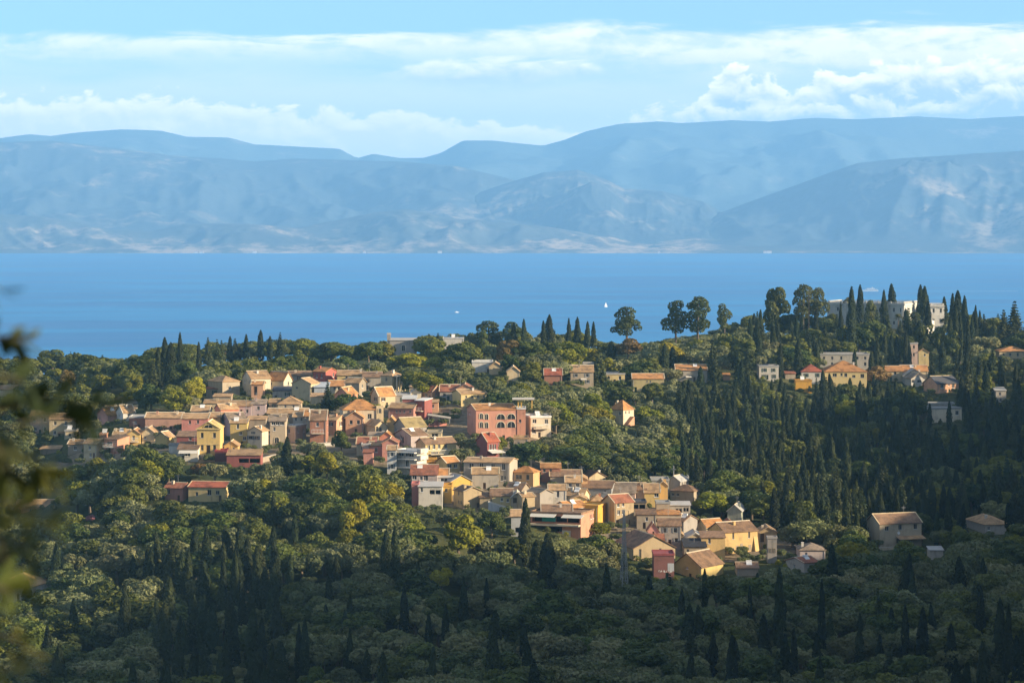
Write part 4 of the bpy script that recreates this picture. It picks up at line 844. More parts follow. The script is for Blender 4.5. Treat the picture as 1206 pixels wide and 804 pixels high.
    if name == 'house' and 'w' not in o and W > 4.5 and full > 2.6 and rng.random() < .3:
        u = rng.uniform(.5, W - 2.2); v = min(full - .5, 1.75); q = [fr.P(u, v, .02), fr.P(u + 1.7, v, .02), fr.P(u + 1.7, v - .35, 1.1), fr.P(u, v - .35, 1.1)]
        b = MB(); b.add(q + [(a, c_, z - .06) for a, c_, z in q], [(0, 3, 2, 1), (4, 5, 6, 7), (0, 1, 5, 4), (1, 2, 6, 5), (2, 3, 7, 6), (3, 0, 4, 7)]); b.build('awning', rng.choice([AWN, roof_m('tan'), SHUT_G]), root)
    for f, p, r, w, hh in o.get('arch', []):
        w *= .64; hh *= .64
        fc, u, v = where(f, p, r); u = min(max(u, w / 2 + .2), fc.W - w / 2 - .2); add_arch(root, fc, u, min(v, full - hh / 2 - .25), w, hh, wall_m('creamw' if name != 'bell_tower' else 'stone'))
    if o.get('bal'):
        fc = rg if o['bal'] == 2 else fr
        v = full * .5 - .1; b0, b1 = .12 * fc.W, .88 * fc.W
        b = MB(); fbox(b, fc, b0, v - .15, b1, v, .003, 1.15); bal = b.build('balcony', wall_m('creamw'), root)
        b = MB(); fbox(b, fc, b0, v + .9, b1, v + .97, 1.06, 1.13)
        n = int((b1 - b0) / .35)
        for i in range(n + 1): q = b0 + .03 + (b1 - b0 - .08) * i / n; fbox(b, fc, q - .025, v, q + .025, v + .9, 1.07, 1.11)
        b.build('railing', WHITE, bal)
    if o.get('pediment'):
        b = MB(); fbox(b, fr, -.3, full - .14, W + .3, full + .12, .004, .32); b.build('cornice', wall_m('yellowp'), root)
        add_arch(root, fr, W / 2, full + rise * .38, 2.0, .75, wall_m('yellowp'))
        b = MB(); fbox(b, fr, .05, .48 * full, W - .05, .48 * full + .14, .004, .07); b.build('string_course', wall_m('yellowp'), root)
    for key in ('awn', 'awn2'):
        if o.get(key):
            k, a, b_, r = o[key]
            u0 = (a - (xc if yaw > 0 else x0)) * m / math.cos(th); u1 = (b_ - (xc if yaw > 0 else x0)) * m / math.cos(th); v = (yb - r) * m
            b = MB()
            q = [fr.P(u0, v, .02), fr.P(u1, v, .02), fr.P(u1, v - .55, 2.0), fr.P(u0, v - .55, 2.0)]
            b.add(q + [(x, y, z - .07) for x, y, z in q], [(0, 3, 2, 1), (4, 5, 6, 7), (0, 1, 5, 4), (1, 2, 6, 5), (2, 3, 7, 6), (3, 0, 4, 7)])
            b.build('awning', AWN if k == 'pale' else roof_m('tan'), root)
    if o.get('blind'):
        u0 = (639 - x0) * m / math.cos(th); u1 = (655 - x0) * m / math.cos(th); v = (yb - 612.5) * m
        b = MB(); fbox(b, fr, u0, v - .5, u1, v + .6, .15, .19); b.build('green_blind', GREEN, root)
    if o.get('slab2'):
        b = MB(); v = (yb - 619) * m; fbox(b, fr, .1, v - .1, W - .05, v + .25, .004, 1.4); b.build('terrace_slab', wall_m('creamw'), root)
        b = MB(); v0 = .05; fbox(b, fr, W * .63, v0, W * .80, v0 + 2.1, .05, .1); b.build('garage_door', AWN, root)
    if o.get('slab'):
        for r in (533, 541, 551):
            b = MB(); v = (yb - r) * m; fbox(b, fr, -.2, v - .12, W + .1, v + .12, .004, 1.2); tb = b.build('terrace', wall_m('whitew'), root)
            b = MB(); fbox(b, rg, .1, v - .12, D * .8, v + .9, .004, 1.0); b.build('parapet', wall_m('whitew'), tb)
    if o.get('cols'):
        for i in range(4):
            b = MB(); p = rg.P(.4 + i * (D - .8) / 3, 0, 1.3); b.tube(p, (p[0], p[1], full - .1), .2, .16, 10); b.build('column', wall_m('creamw'), root)
        b = MB(); fbox(b, rg, .1, full - .08, D - .1, full + .15, .42, 1.6); b.build('porch_roof', wall_m('creamw'), root)
    if o.get('tower'):
        b = MB(); b.box(-ox - .9, oy - .3, -3, -ox + .9, oy + 1.5, full + 1.0); tw = b.build('bell_gable', wall_m('cream'), root)
        f2 = Face((-ox - .9, oy - .3), (1, 0), (0, -1), 1.8); add_arch(tw, f2, .9, full - .2, .7, 1.2, wall_m('creamw'))
    if o.get('belf'):
        b = MB(); b.box(ox - .9, oy + .2, -3, ox + .3, oy + 1.2, full + 1.9); b.prism([(oy + .1, full + 1.9), (oy + .7, full + 2.6), (oy + 1.3, full + 1.9)], ox - .95, ox + .35, 'x'); b.build('bell_gable', wall_m('greystone'), root)
    if o.get('cross'):
        b = MB(); z = full + rise; y = oy
        b.box(-.09, y - .09, z, .09, y + .09, z + 2.6); b.box(-.6, y - .08, z + 1.6, .6, y + .08, z + 1.78); b.build('cross', METAL, root)
    if o.get('rail'):
        b = MB()
        for fc in (fr, lf):
            fbox(b, fc, .05, full + 1.1, fc.W - .05, full + 1.17, -.1, -.04)
            n = max(2, int(fc.W / .8))
            for i in range(n + 1): q = .08 + (fc.W - .2) * i / n; fbox(b, fc, q - .03, full + .4, q + .03, full + 1.1, -.1, -.04)
        b.build('roof_railing', METAL, root)
    if o.get('pergola'):
        z = full + .5
        for i, x in enumerate((ox + .3, 0, -ox + 1.6)):
            b = MB(); b.box(x - .15, oy + .2, z - .2, x + .15, oy + .5, z + 1.9); b.build('post', wall_m('amber'), root)
        b = MB(); b.box(ox - 1.2, oy - .4, z + 1.92, -ox + 2.2, oy + 5, z + 2.15); b.build('terrace_roof', wall_m('whitew'), root)
    if o.get('butt'):
        b = MB(); w = 1.0
        b.add([(-ox - w, oy - 1.5, -3), (-ox, oy - 1.5, -3), (-ox, oy + .5, -3), (-ox - w, oy + .5, -3), (-ox - w, oy - .01, full * .75), (-ox, oy - .01, full * .75), (-ox, oy + .5, full * .75), (-ox - w, oy + .5, full * .75)], [(0, 1, 5, 4), (1, 2, 6, 5), (3, 0, 4, 7), (4, 5, 6, 7)]); b.build('buttress', wall_m('ochrel'), root)
        for i in range(5):
            u = W * (.2 + .13 * i); b = MB(); fbox(b, fr, u, .6 + .3 * (i % 2), u + .7, 1.5 + .4 * (i % 3), .003, .03); b.build('bare_patch', wall_m('stone'), root)
    if o.get('stair'):
        b = MB()
        for i in range(9): b.box(-ox + .05, oy + .2 + i * .32, -3, -ox + 1.3, oy + .52 + i * .32, .3 + i * .27)
        b.build('outside_stair', wall_m('salmontan'), root)
    if o.get('lean'):
        b = MB(); f2 = fr; b.prism([(oy - 3.2, 1.0), (oy - 3.2, 1.15), (oy - .01, 2.2), (oy - .01, 2.05)], ox - .2, -ox + 1.2, 'x'); b.build('lean_to_roof', roof_m('redbrown'), root)
        b = MB(); b.box(ox, oy - 3, -3, -ox + 1, oy - .01, 1.0); b.build('lean_to_wall', wall_m('pinkl'), root)
    if o.get('scrawl'):
        b = MB(); rr = random.Random(5)
        for i in range(11):
            u = 1.0 + i * .26 + rr.uniform(-.05, .05); v = 1.5 + rr.uniform(-.1, .1)
            if i in (3, 7): continue
            fbox(b, fr, u, v, u + .06, v + .4, .004, .012); fbox(b, fr, u + .06, v + rr.choice([.0, .17, .34]), u + .18, v + rr.choice([.06, .23, .4]) , .004, .012)
        b.build('painted_scrawl', WHITE, root)
        b = MB(); fbox(b, fr, W * .68, full * .35, W - .05, full * .68, .004, .015); b.build('pale_patch', wall_m('bluegrey'), root)
    top = min(ye, ap) - 1
    RECTS.append((x0, top, x1, yb, Y, short, (px_, py_), max(W, D) / 2, label, h + rise))
    return root
for sp_ in HS: house(sp_)
# ------------------------------------------------------------------ the palace on its hill
def block(root, W, D, h, rows, cols, side_cols, wk, ww=.75, wh=1.5, z0=0.0, name='wall', open_side=True):
    ox, oy = -W / 2, -D / 2
    fr = Face((ox, oy), (1, 0), (0, -1), W); bk = Face((-ox, -oy), (-1, 0), (0, 1), W); rg = Face((-ox, oy), (0, 1), (1, 0), D); lf = Face((ox, -oy), (0, -1), (-1, 0), D)
    for fc, n in ((fr, cols), (rg, side_cols), (lf, side_cols)):
        for k in range(rows):
            v = h * (k + .52) / rows
            for i in range(n):
                u = fc.W * (i + .5) / n; add_window(root, fc, u, v, ww, wh if k else wh * .85, FRAMEW, None, .25)
                b = MB(); fbox(b, fc, u - ww * .75, v + wh * .5 + .12, u + ww * .75, v + wh * .5 + .3, .003, .16); b.build('window_hood', wall_m(wk), root)
    mb = MB()
    for fc in (fr, bk, rg, lf): wall_face(mb, fc.org, fc.ax, fc.W, h, fc.holes, fc.n, -6)
    mb.build(name, wall_m(wk), root)
    b = MB()
    for fc in (fr, bk, rg, lf): fbox(b, fc, -.35, h - .35, fc.W + .35, h - .003, .004, .35 - .002 * (fc is rg or fc is lf)); 
    b.build('cornice', wall_m(wk), root)
    b = MB()
    for fc in (fr, rg, lf): fbox(b, fc, 0.01, h * .5 - .1, fc.W - .01, h * .5 + .12, .004, .1)
    b.build('string_course', wall_m(wk), root)
    r = MB(); r.box(ox - .05, oy - .05, h, -ox + .05, -oy + .05, h + .2); rf = r.build('roof', roof_m('palegrey'), root)
    b = MB()
    for fc in (fr, rg, lf, bk):
        fbox(b, fc, .1, h + .62, fc.W - .1, h + .74, -.3, -.06); n = int(fc.W / .55)
        for i in range(n): q = .15 + (fc.W - .3) * i / n; fbox(b, fc, q, h + .2, q + .2, h + .62, -.27, -.09)
    b.build('balustrade', wall_m(wk), rf)
    for i in range(int(W / 4.2) + 1):
        b = MB(); x = ox + .5 + (W - 1) * i / int(W / 4.2); b.box(x - .22, oy + .05, h + .2, x + .22, oy + .5, h + .85); b.build('pedestal', wall_m(wk), rf)
    return fr, rg, lf
def placed(name, xc, yb, W, D, yaw, label, cat, short='', rect=None):
    Y = ground_at(xc, yb, 380, 1150) or 1000.0; m = Y / F; th = R(yaw); near = (W, 0) if yaw < 0 else (0, 0)
    lx, ly = near[0] - W / 2, near[1] - D / 2; c = P3(xc, yb, Y)
    q = (c[0] - (lx * math.cos(th) - ly * math.sin(th)), c[1] - (lx * math.sin(th) + ly * math.cos(th)), c[2])
    root = empty(name, q, th); tag(root, label, cat)
    if rect: RECTS.append((*rect[:3], rect[3], Y, short, q[:2], max(W, D) * .55, label, 8))
    return root, m
root, m = placed('palace', 1065, 388, 28.0, 15.5, -25, 'long white neoclassical palace with balustraded roof among tall cypresses on the hilltop', 'palace', 'white palace', (975, 352, 1088, 378))
fr, rg, lf = block(root, 28.0, 15.5, 30 * m, 2, 11, 6, 'palace')
b = MB()
for i in range(6): b.box(-13 + i * 5.2, -7.75 - .16, -5, -12.4 + i * 5.2, -7.753, 30 * m - .4)
b.build('pilaster', wall_m('palace'), root)
root, m = placed('palace_wing', 1095, 384, 5.2, 7.0, 0, 'small white end pavilion of the palace beside two dark cypresses', 'pavilion', 'white end pavilion', (1095, 357, 1110, 375))
block(root, 5.0, 7.0, 24 * m, 2, 2, 2, 'palace')
root, m = placed('garden_terrace', 1097, 392, 5.6, 5.0, -20, 'sunlit white balustraded garden terrace stepping down from the palace', 'terrace', 'white garden terrace', (1096, 373, 1115, 384))
b = MB(); b.box(-2.8, -2.5, -4, 2.8, 2.5, 4.2); tw = b.build('wall', wall_m('palace'), root); b = MB()
for i in range(12): b.box(-2.7 + i * .46, -2.45, 4.2, -2.5 + i * .46, -2.25, 5.0)
b.box(-2.8, -2.5, 5.0, 2.8, -2.2, 5.15); b.build('balustrade', wall_m('palace'), root)
root, m = placed('garden_pavilion', 1091, 404, 4.4, 4.0, -20, 'low white garden pavilion lit by the sun under the palace terrace', 'pavilion', 'low white garden pavilion', (1090, 386, 1105, 399))
block(root, 4.4, 4.0, 15 * m, 1, 2, 2, 'palace', .7, 1.5)

# ------------------------------------------------------------------ walls, posts, pylon
def wall_run(name, p0, r0, p1, r1, h, wk, label, thick=.35, yoff=0):
    a = ground_at(p0, r0); c = ground_at(p1, r1); A = P3(p0, r0, a); B_ = P3(p1, r1, c)
    L = math.hypot(B_[0] - A[0], B_[1] - A[1]); th = math.atan2(B_[1] - A[1], B_[0] - A[0])
    o = empty(name, A, th); tag(o, label, 'wall', 'garden and terrace walls in the village')
    mb = MB(); dz = B_[2] - A[2]; mb.prism([(0, -2), (L, dz - 2), (L, dz + h), (0, h)], 0, thick, 'y'); 
    mb.build('wall_body', wall_m(wk), o)
    mb = MB(); mb.prism([(-.06, h + .003), (L + .06, dz + h + .003), (L + .06, dz + h + .12), (-.06, h + .12)], -.06, thick + .06, 'y'); mb.build('coping', wall_m('greyw'), o)
wall_run('terrace_wall', 183, 537, 240, 541, 1.0, 'greyw', 'long grey terrace wall under the white house front and the crimson house')
wall_run('garden_wall', 501, 503, 526, 501, 1.4, 'rose', 'pink garden wall beneath the white carport roof')
wall_run('garden_wall', 366, 526, 394, 525, .8, 'whitew', 'low white garden wall below the tall brick red house')
wall_run('garden_wall', 306, 546, 325, 541, 1.2, 'stone', 'stone wall of the parking yard beside the long low crimson house')
wall_run('terrace_wall', 540, 665, 588, 660, .6, 'stonec', 'pale stone terrace wall in the meadow below the village')
wall_run('terrace_wall', 100, 596, 148, 594, .7, 'stonec', 'low stone terrace wall in the olive grove')
wall_run('garden_wall', 1026, 649, 1072, 647, .7, 'creamst', 'low pale wall in front of the shaded brown roofed house')
# white carport roof over the pink wall
Y = ground_at(516, 503); m = Y / F
o = empty('carport', P3(517, 503, Y)); tag(o, 'open carport with a long thin pale roof beside the crimson modern house', 'carport')
b = MB(); W = 27 * m; h = 14 * m; b.add([(-W / 2, 0, h), (W / 2, 0, h - 4 * m), (W / 2, 5, h - 4 * m), (-W / 2, 5, h), (-W / 2, 0, h + .14), (W / 2, 0, h - 4 * m + .14), (W / 2, 5, h - 4 * m + .14), (-W / 2, 5, h + .14)], [(0, 3, 2, 1), (4, 5, 6, 7), (0, 1, 5, 4), (1, 2, 6, 5), (2, 3, 7, 6), (3, 0, 4, 7)]); b.build('roof', wall_m('greyw'), o)
for x in (-W * .45, 0, W * .45):
    for y in (.3, 4.7): b = MB(); b.box(x - .07, y - .07, -2, x + .07, y + .07, h - 4 * m * (x + W / 2) / W - .02); b.build('post', METAL, o)
# whitewashed ramp
Y = ground_at(590, 602); m = Y / F; o = empty('ramp', P3(590, 602, Y)); tag(o, 'whitewashed ramp sloping down between the stone shed and faded yellow house', 'ramp')
b = MB(); b.prism([(-15 * m, -2), (15 * m, -2), (15 * m, 1.5 * m), (-15 * m, 11 * m)], -.6, 1.6, 'y'); b.build('ramp_body', wall_m('paleblue'), o); b = MB(); b.prism([(-15 * m, 11 * m + .01), (15 * m, 1.5 * m + .01), (15 * m, 1.5 * m + .35), (-15 * m, 11 * m + .35)], -.6, -.35, 'y'); b.build('parapet', wall_m('whitew'), o)
# solar water tank on the roofs
Y = ground_at(675, 562); o = empty('water_tank', (P3(675, 554, Y)[0], Y - 1, P3(675, 554, Y)[2])); tag(o, 'long blue grey water tank with white ends on the roof beside the brick red house', 'water tank'); m = Y / F
b = MB(); b.tube((-9 * m, 0, 4 * m), (12 * m, 0, 3.2 * m), 3.0 * m, 3.0 * m, 16); b.build('tank', mat_plain('tank_blue', (.16, .25, .36), .4), o)
for a in (-11.2 * m, 12.1 * m): b = MB(); b.tube((a, 0, 3.8 * m), (a + 2.2 * m, 0, 3.6 * m), 3.2 * m, 3.0 * m, 16); b.build('end_cap', WHITE, o)
b = MB(); b.box(-10 * m, -.6, -3, 12 * m, .6, 1.2 * m); b.build('stand', wall_m('greyw'), o)
# lattice pylon
STEEL = mat_plain('galvanised_steel', (.34, .33, .31), .6)
def pylon():
    Y = ground_at(735, 716); m = Y / F; base = P3(735, 716, Y); H = 116 * m; o = empty('lattice_pylon', base, R(20)); tag(o, 'tall grey lattice pylon standing in the trees before the stone chapel', 'pylon')
    def half(t): return (4.2 * (1 - t) ** 1.25 + .8) * m
    legs = [(-1, -1), (1, -1), (1, 1), (-1, 1)]; n = 8; zs = [H * (1 - (1 - i / n) ** 1.15) for i in range(n + 1)]
    for a, c in legs:
        b = MB()
        for i in range(n): h0, h1 = half(zs[i] / H), half(zs[i + 1] / H); b.tube((a * h0, c * h0, zs[i] - (1.5 if i == 0 else 0)), (a * h1, c * h1, zs[i + 1]), .055, .04, 4)
        b.build('leg', STEEL, o)
    b = MB()
    for i in range(n):
        h0, h1 = half(zs[i] / H), half(zs[i + 1] / H)
        for k in range(4):
            A, B_ = legs[k], legs[(k + 1) % 4]
            b.tube((A[0] * h0, A[1] * h0, zs[i]), (B_[0] * h1, B_[1] * h1, zs[i + 1]), .028, .028, 4); b.tube((B_[0] * h0, B_[1] * h0, zs[i]), (A[0] * h1, A[1] * h1, zs[i + 1]), .028, .028, 4)
            b.tube((A[0] * h1, A[1] * h1, zs[i + 1]), (B_[0] * h1, B_[1] * h1, zs[i + 1]), .028, .028, 4)
    b.build('lattice', STEEL, o)
    for z, L in ((H * .80, 9 * m), (H * .90, 7 * m), (H * .99, 5.5 * m)):
        b = MB(); b.tube((-L, 0, z), (L, 0, z), .035, .035, 4); b.tube((-L, 0, z), (0, 0, z + 2.2 * m), .028, .028, 4); b.tube((L, 0, z), (0, 0, z + 2.2 * m), .028, .028, 4); arm = b.build('crossarm', STEEL, o)
        for s in (-1, 1): b = MB(); b.tube((s * L, 0, z), (s * L, 0, z - 1.0), .05, .05, 5); b.build('insulator', GLASS, arm)
pylon()
def pole(name, p, rb_, rt_, label, lamp=0, r=.055, arm=0, mt=None, yy=None):
    Y = yy or ground_at(p, rb_); m = Y / F; o = empty(name, P3(p, rb_, Y)); h = (rb_ - rt_) * m
    tag(o, label, 'street lamp' if lamp else 'pole', 'poles and lamps')
    b = MB(); b.tube((0, 0, -2), (0, 0, h), r, r * .7, 7); b.build('post', mt or METAL, o)
    if arm: b = MB(); b.box(-.6, -.05, h - .5, .6, .05, h - .4); b.build('crossarm', mt or METAL, o)
    if lamp: b = MB(); b.tube((0, 0, h + .003), (0, 0, h + .35), .12, .2, 8); b.tube((0, 0, h + .355), (0, 0, h + .42), .26, .08, 8); b.build('lamp_head', WHITE, o)
PW = mat_plain('pole_wood', (.13, .11, .09), .9)
pole('street_lamp', 700.3, 572, 539, 'tall street lamp over the cream gabled house with the brown side roof', 1)
pole('street_lamp', 611.5, 556, 535, 'pale street lamp behind the apricot pyramid roofed house', 1)
pole('utility_pole', 259.6, 512, 478, 'dark pole between the ochre house and the coral red house', 0, .06, 1, PW)
pole('utility_pole', 271.2, 548, 508, 'reddish pole in front of the long low crimson house', 0, .06, 0, PW)
pole('utility_pole', 650, 552, 531, 'utility pole above the brick red house with the orange roof', 0, .06, 1, PW)
pole('utility_pole', 717, 622, 585, 'dark pole before the tall stone house with lilac side', 0, .08, 0, PW)
pole('utility_pole', 135, 545, 518, 'utility pole before the salmon house with the open balcony', 0, .05, 1, PW)
pole('utility_pole', 820, 418, 396, 'utility pole on the slope under the leaning pines', 0, .07, 1, PW)
pole('utility_pole', 710, 478, 456, 'utility pole beside the big dark oak left of the bright cream house', 0, .07, 1, PW)
pole('utility_pole', 290, 498, 468, 'thin pole rising before the lilac plaster house', 0, .05, 0, METAL)
pole('mast', 952.6, 384, 340, 'tall slender mast among the pines beside the palace', 0, .09, 0, PW, 985.0)
pole('utility_pole', 120, 590, 568, 'utility pole in the olive grove left of the pink cottage', 0, .05, 1, PW)
pole('utility_pole', 1170, 470, 448, 'utility pole near the small white ruin', 0, .06, 1, PW)
pole('post', 601.3, 545, 533, 'first of two white posts at the end of the long grey two storey house', 0, .12, 0, WHITE)
pole('post', 604.4, 545, 533, 'second of two white posts at the end of the long grey two storey house', 0, .12, 0, WHITE)
# satellite dishes
def dish(p, r, rad, label, yy=None):
    Y = yy or ground_at(p, r + 6); o = empty('satellite_dish', P3(p, r, Y), R(20)); tag(o, label, 'satellite dish', 'satellite dishes')
    b = MB(); n = 14; rings = [(0, 0), (.5, .06), (1, .22)]; vs = [(0, .22 * rad, 0)]
    for k, d in rings[1:]: vs += [(math.cos(2 * math.pi * i / n) * k * rad, (.22 - d) * rad, math.sin(2 * math.pi * i / n) * k * rad) for i in range(n)]
    fs = [(0, 1 + i, 1 + (i + 1) % n) for i in range(n)] + [(1 + i, 1 + n + i, 1 + n + (i + 1) % n, 1 + (i + 1) % n) for i in range(n)]
    b.add([(x, y - .2, z) for x, y, z in vs], fs); b.add([(x, y - .16, z) for x, y, z in vs], [f[::-1] for f in fs]); b.build('dish', WHITE, o)
    b = MB(); b.tube((0, .1, -.1), (0, .3, -5.5), .05, .05, 6); b.build('mast', METAL, o)
dish(925, 435, .55, 'large white satellite dish beside the cypress in front of the white flat roofed house')
dish(243, 485, .32, 'white satellite dish beside the yellow green tree above the rose pink house')
dish(313, 468, .3, 'white satellite dish on a pole beside the stone house with tan hipped roof')
dish(1058, 627, .35, 'white satellite dish on the front of the shaded brown roofed house', ground_at(1050, 645) - 1.2)

# ------------------------------------------------------------------ cars
def car(p, r, rz, label, paint):
    Y = ground_at(p, r); o = empty('parked_car', P3(p, r, Y), R(rz)); tag(o, label, 'car', 'parked cars'); s = .62
    b = MB(); prof = [(-2.0, .35), (2.0, .35), (2.05, .75), (1.2, .95), (.55, 1.4), (-1.1, 1.42), (-1.75, .98), (-2.05, .9)]
    b.prism([(x * s, z * s) for x, z in prof], -.82 * s, .82 * s, 'y'); b.build('body', paint, o)
    b = MB(); b.prism([(x * s, z * s) for x, z in [(1.05, .97), (.5, 1.34), (-1.05, 1.36), (-1.55, 1.0)]], -.835 * s, .835 * s, 'y'); b.build('window', GLASS, o)
    for x in (-1.3, 1.3):
        for y in (-.83, .66): b = MB(); b.tube((x * s, y * s, .32 * s), (x * s, (y + .17) * s, .32 * s), .32 * s, .32 * s, 12); b.build('wheel', DARK, o)
CARW = mat_plain('car_white', (.75, .75, .74), .25, .5); CARB = mat_plain('car_grey', (.35, .37, .40), .25, .5)
car(164, 559, 12, 'white car parked in the olive grove clearing below the small yellow house', CARW)
car(304, 554, 5, 'white car parked below the long low crimson house', CARW)
car(329, 541, 40, 'grey car parked at the stone wall of the yard', CARB)

# ------------------------------------------------------------------ boats and the far shore
def sea_y(r): return CAMZ / ((r - EYE) / F)
HULL = mat_plain('boat_white', (.80, .80, .78), .4)
Y = sea_y(361.5); o = empty('sailing_boat', (P3(713.5, 361.5, Y)[0], Y, 0), R(30)); o.scale = (.72, .72, .72); tag(o, 'small sailing boat under one white sail on the blue strait', 'sailing boat')
b = MB(); b.prism([(-5, 1.3), (-4.4, -.3), (3.5, -.3), (5.5, 1.5)], -1.5, 1.5, 'y'); b.build('hull', HULL, o)
b = MB(); b.tube((.3, 0, 1.2), (.3, 0, 15), .15, .1, 6); b.build('mast', METAL, o)
b = MB(); b.add([(.1, 0, 2), (-4.2, .6, 2.2), (.1, 0, 14.6), (.1, .1, 2), (-4.2, .7, 2.2), (.1, .1, 14.6)], [(0, 1, 2), (5, 4, 3), (0, 2, 5, 3), (1, 0, 3, 4), (2, 1, 4, 5)]); b.build('sail', HULL, o)
b = MB(); b.add([(5.2, 0, 1.6), (.8, .5, 1.8), (.5, 0, 12.5), (5.2, .1, 1.6), (.8, .6, 1.8), (.5, .1, 12.5)], [(0, 1, 2), (5, 4, 3), (0, 2, 5, 3), (1, 0, 3, 4), (2, 1, 4, 5)]); b.build('jib', HULL, o)
Y = sea_y(343.2); o = empty('ferry', (P3(1025, 343, Y)[0], Y, 0), R(170)); tag(o, 'white ferry with stepped decks trailing a pale wake behind the palace', 'ferry')
b = MB(); b.prism([(-19, 3), (-18, -.5), (16, -.5), (21, 3.6)], -4, 4, 'y'); b.build('hull', HULL, o)
b = MB(); b.box(-16, -3.6, 3.05, 12, 3.6, 5.6); dk = b.build('cabin_deck', HULL, o); b = MB(); b.box(-15, -3.63, 4.1, 11, 3.63, 4.9); b.build('window_band', GLASS, dk)
b = MB(); b.box(-10, -3, 5.65, 8, 3, 7.8); b.build('upper_deck', HULL, o); b = MB(); b.tube((-4, 0, 7.8), (-5, 0, 10.5), 1.1, .9, 10); b.build('funnel', FRAMEW, o)
Y2 = sea_y(368); o = empty('motor_boat', (P3(538, 368, Y2)[0], Y2, 0), R(15)); tag(o, 'tiny white motor boat on the strait above the ridge villa', 'motor boat')
b = MB(); b.prism([(-4, 1), (-3.6, -.3), (3, -.3), (4.8, 1.2)], -1.3, 1.3, 'y'); b.build('hull', HULL, o); b = MB(); b.prism([(-2, 1.02), (1.5, 1.02), (.8, 2.3), (-1.6, 2.3)], -1, 1, 'y'); b.build('cabin', HULL, o)
WAKE = mat_plain('wake_foam', (.45, .52, .58), .7)
b = MB(); xx = P3(1037, 343, Y)[0]; b.add([(xx, Y - 1.5, .12), (xx, Y + 1.5, .12), (xx + 330, Y + 40, .12), (xx + 330, Y + 22, .12)], [(0, 3, 2, 1)]); o = b.build('wake', WAKE); o['kind'] = 'structure'
FAR = [(108, 288.5, 'white house low on the far shore, alone in the bay below the broad mountain'), (231, 297.3, 'larger white house at the far waterline under the lit mountain spur'), (237, 297.5, 'smaller white house beside the larger one at the far waterline'), (429, 297.2, 'white house at the far waterline under the shore foothills'),
       (300, 296.8, 'pale building at the far waterline between two headlands'), (518, 297, 'low pale building on the far beach'), (776, 297.2, 'white house at the far waterline below the rocky hill'), (901, 297.2, 'white house at the far waterline under the headland hill'), (906, 297.0, 'second white house under the headland hill at the far waterline')]
for i, (p, r, lab) in enumerate(FAR):
    Y = 12440 if r > 296 else 12900; o = empty('shore_house', (P3(p, r, Y)[0], Y - 6, P3(p, r, Y)[2] - (0 if r < 296 else 0)), 0); tag(o, lab, 'house', 'white houses on the far shore')
    w = 11 + 4 * (i % 3); b = MB(); b.box(-w / 2, -5, -6, w / 2, 5, 4.5); b.build('wall', wall_m('whitew'), o); b = MB(); b.prism([(-5.6, 4.5), (0, 6.5), (5.6, 4.5)], -w / 2 - .6, w / 2 + .6, 'x'); b.build('roof', roof_m('orange'), o)

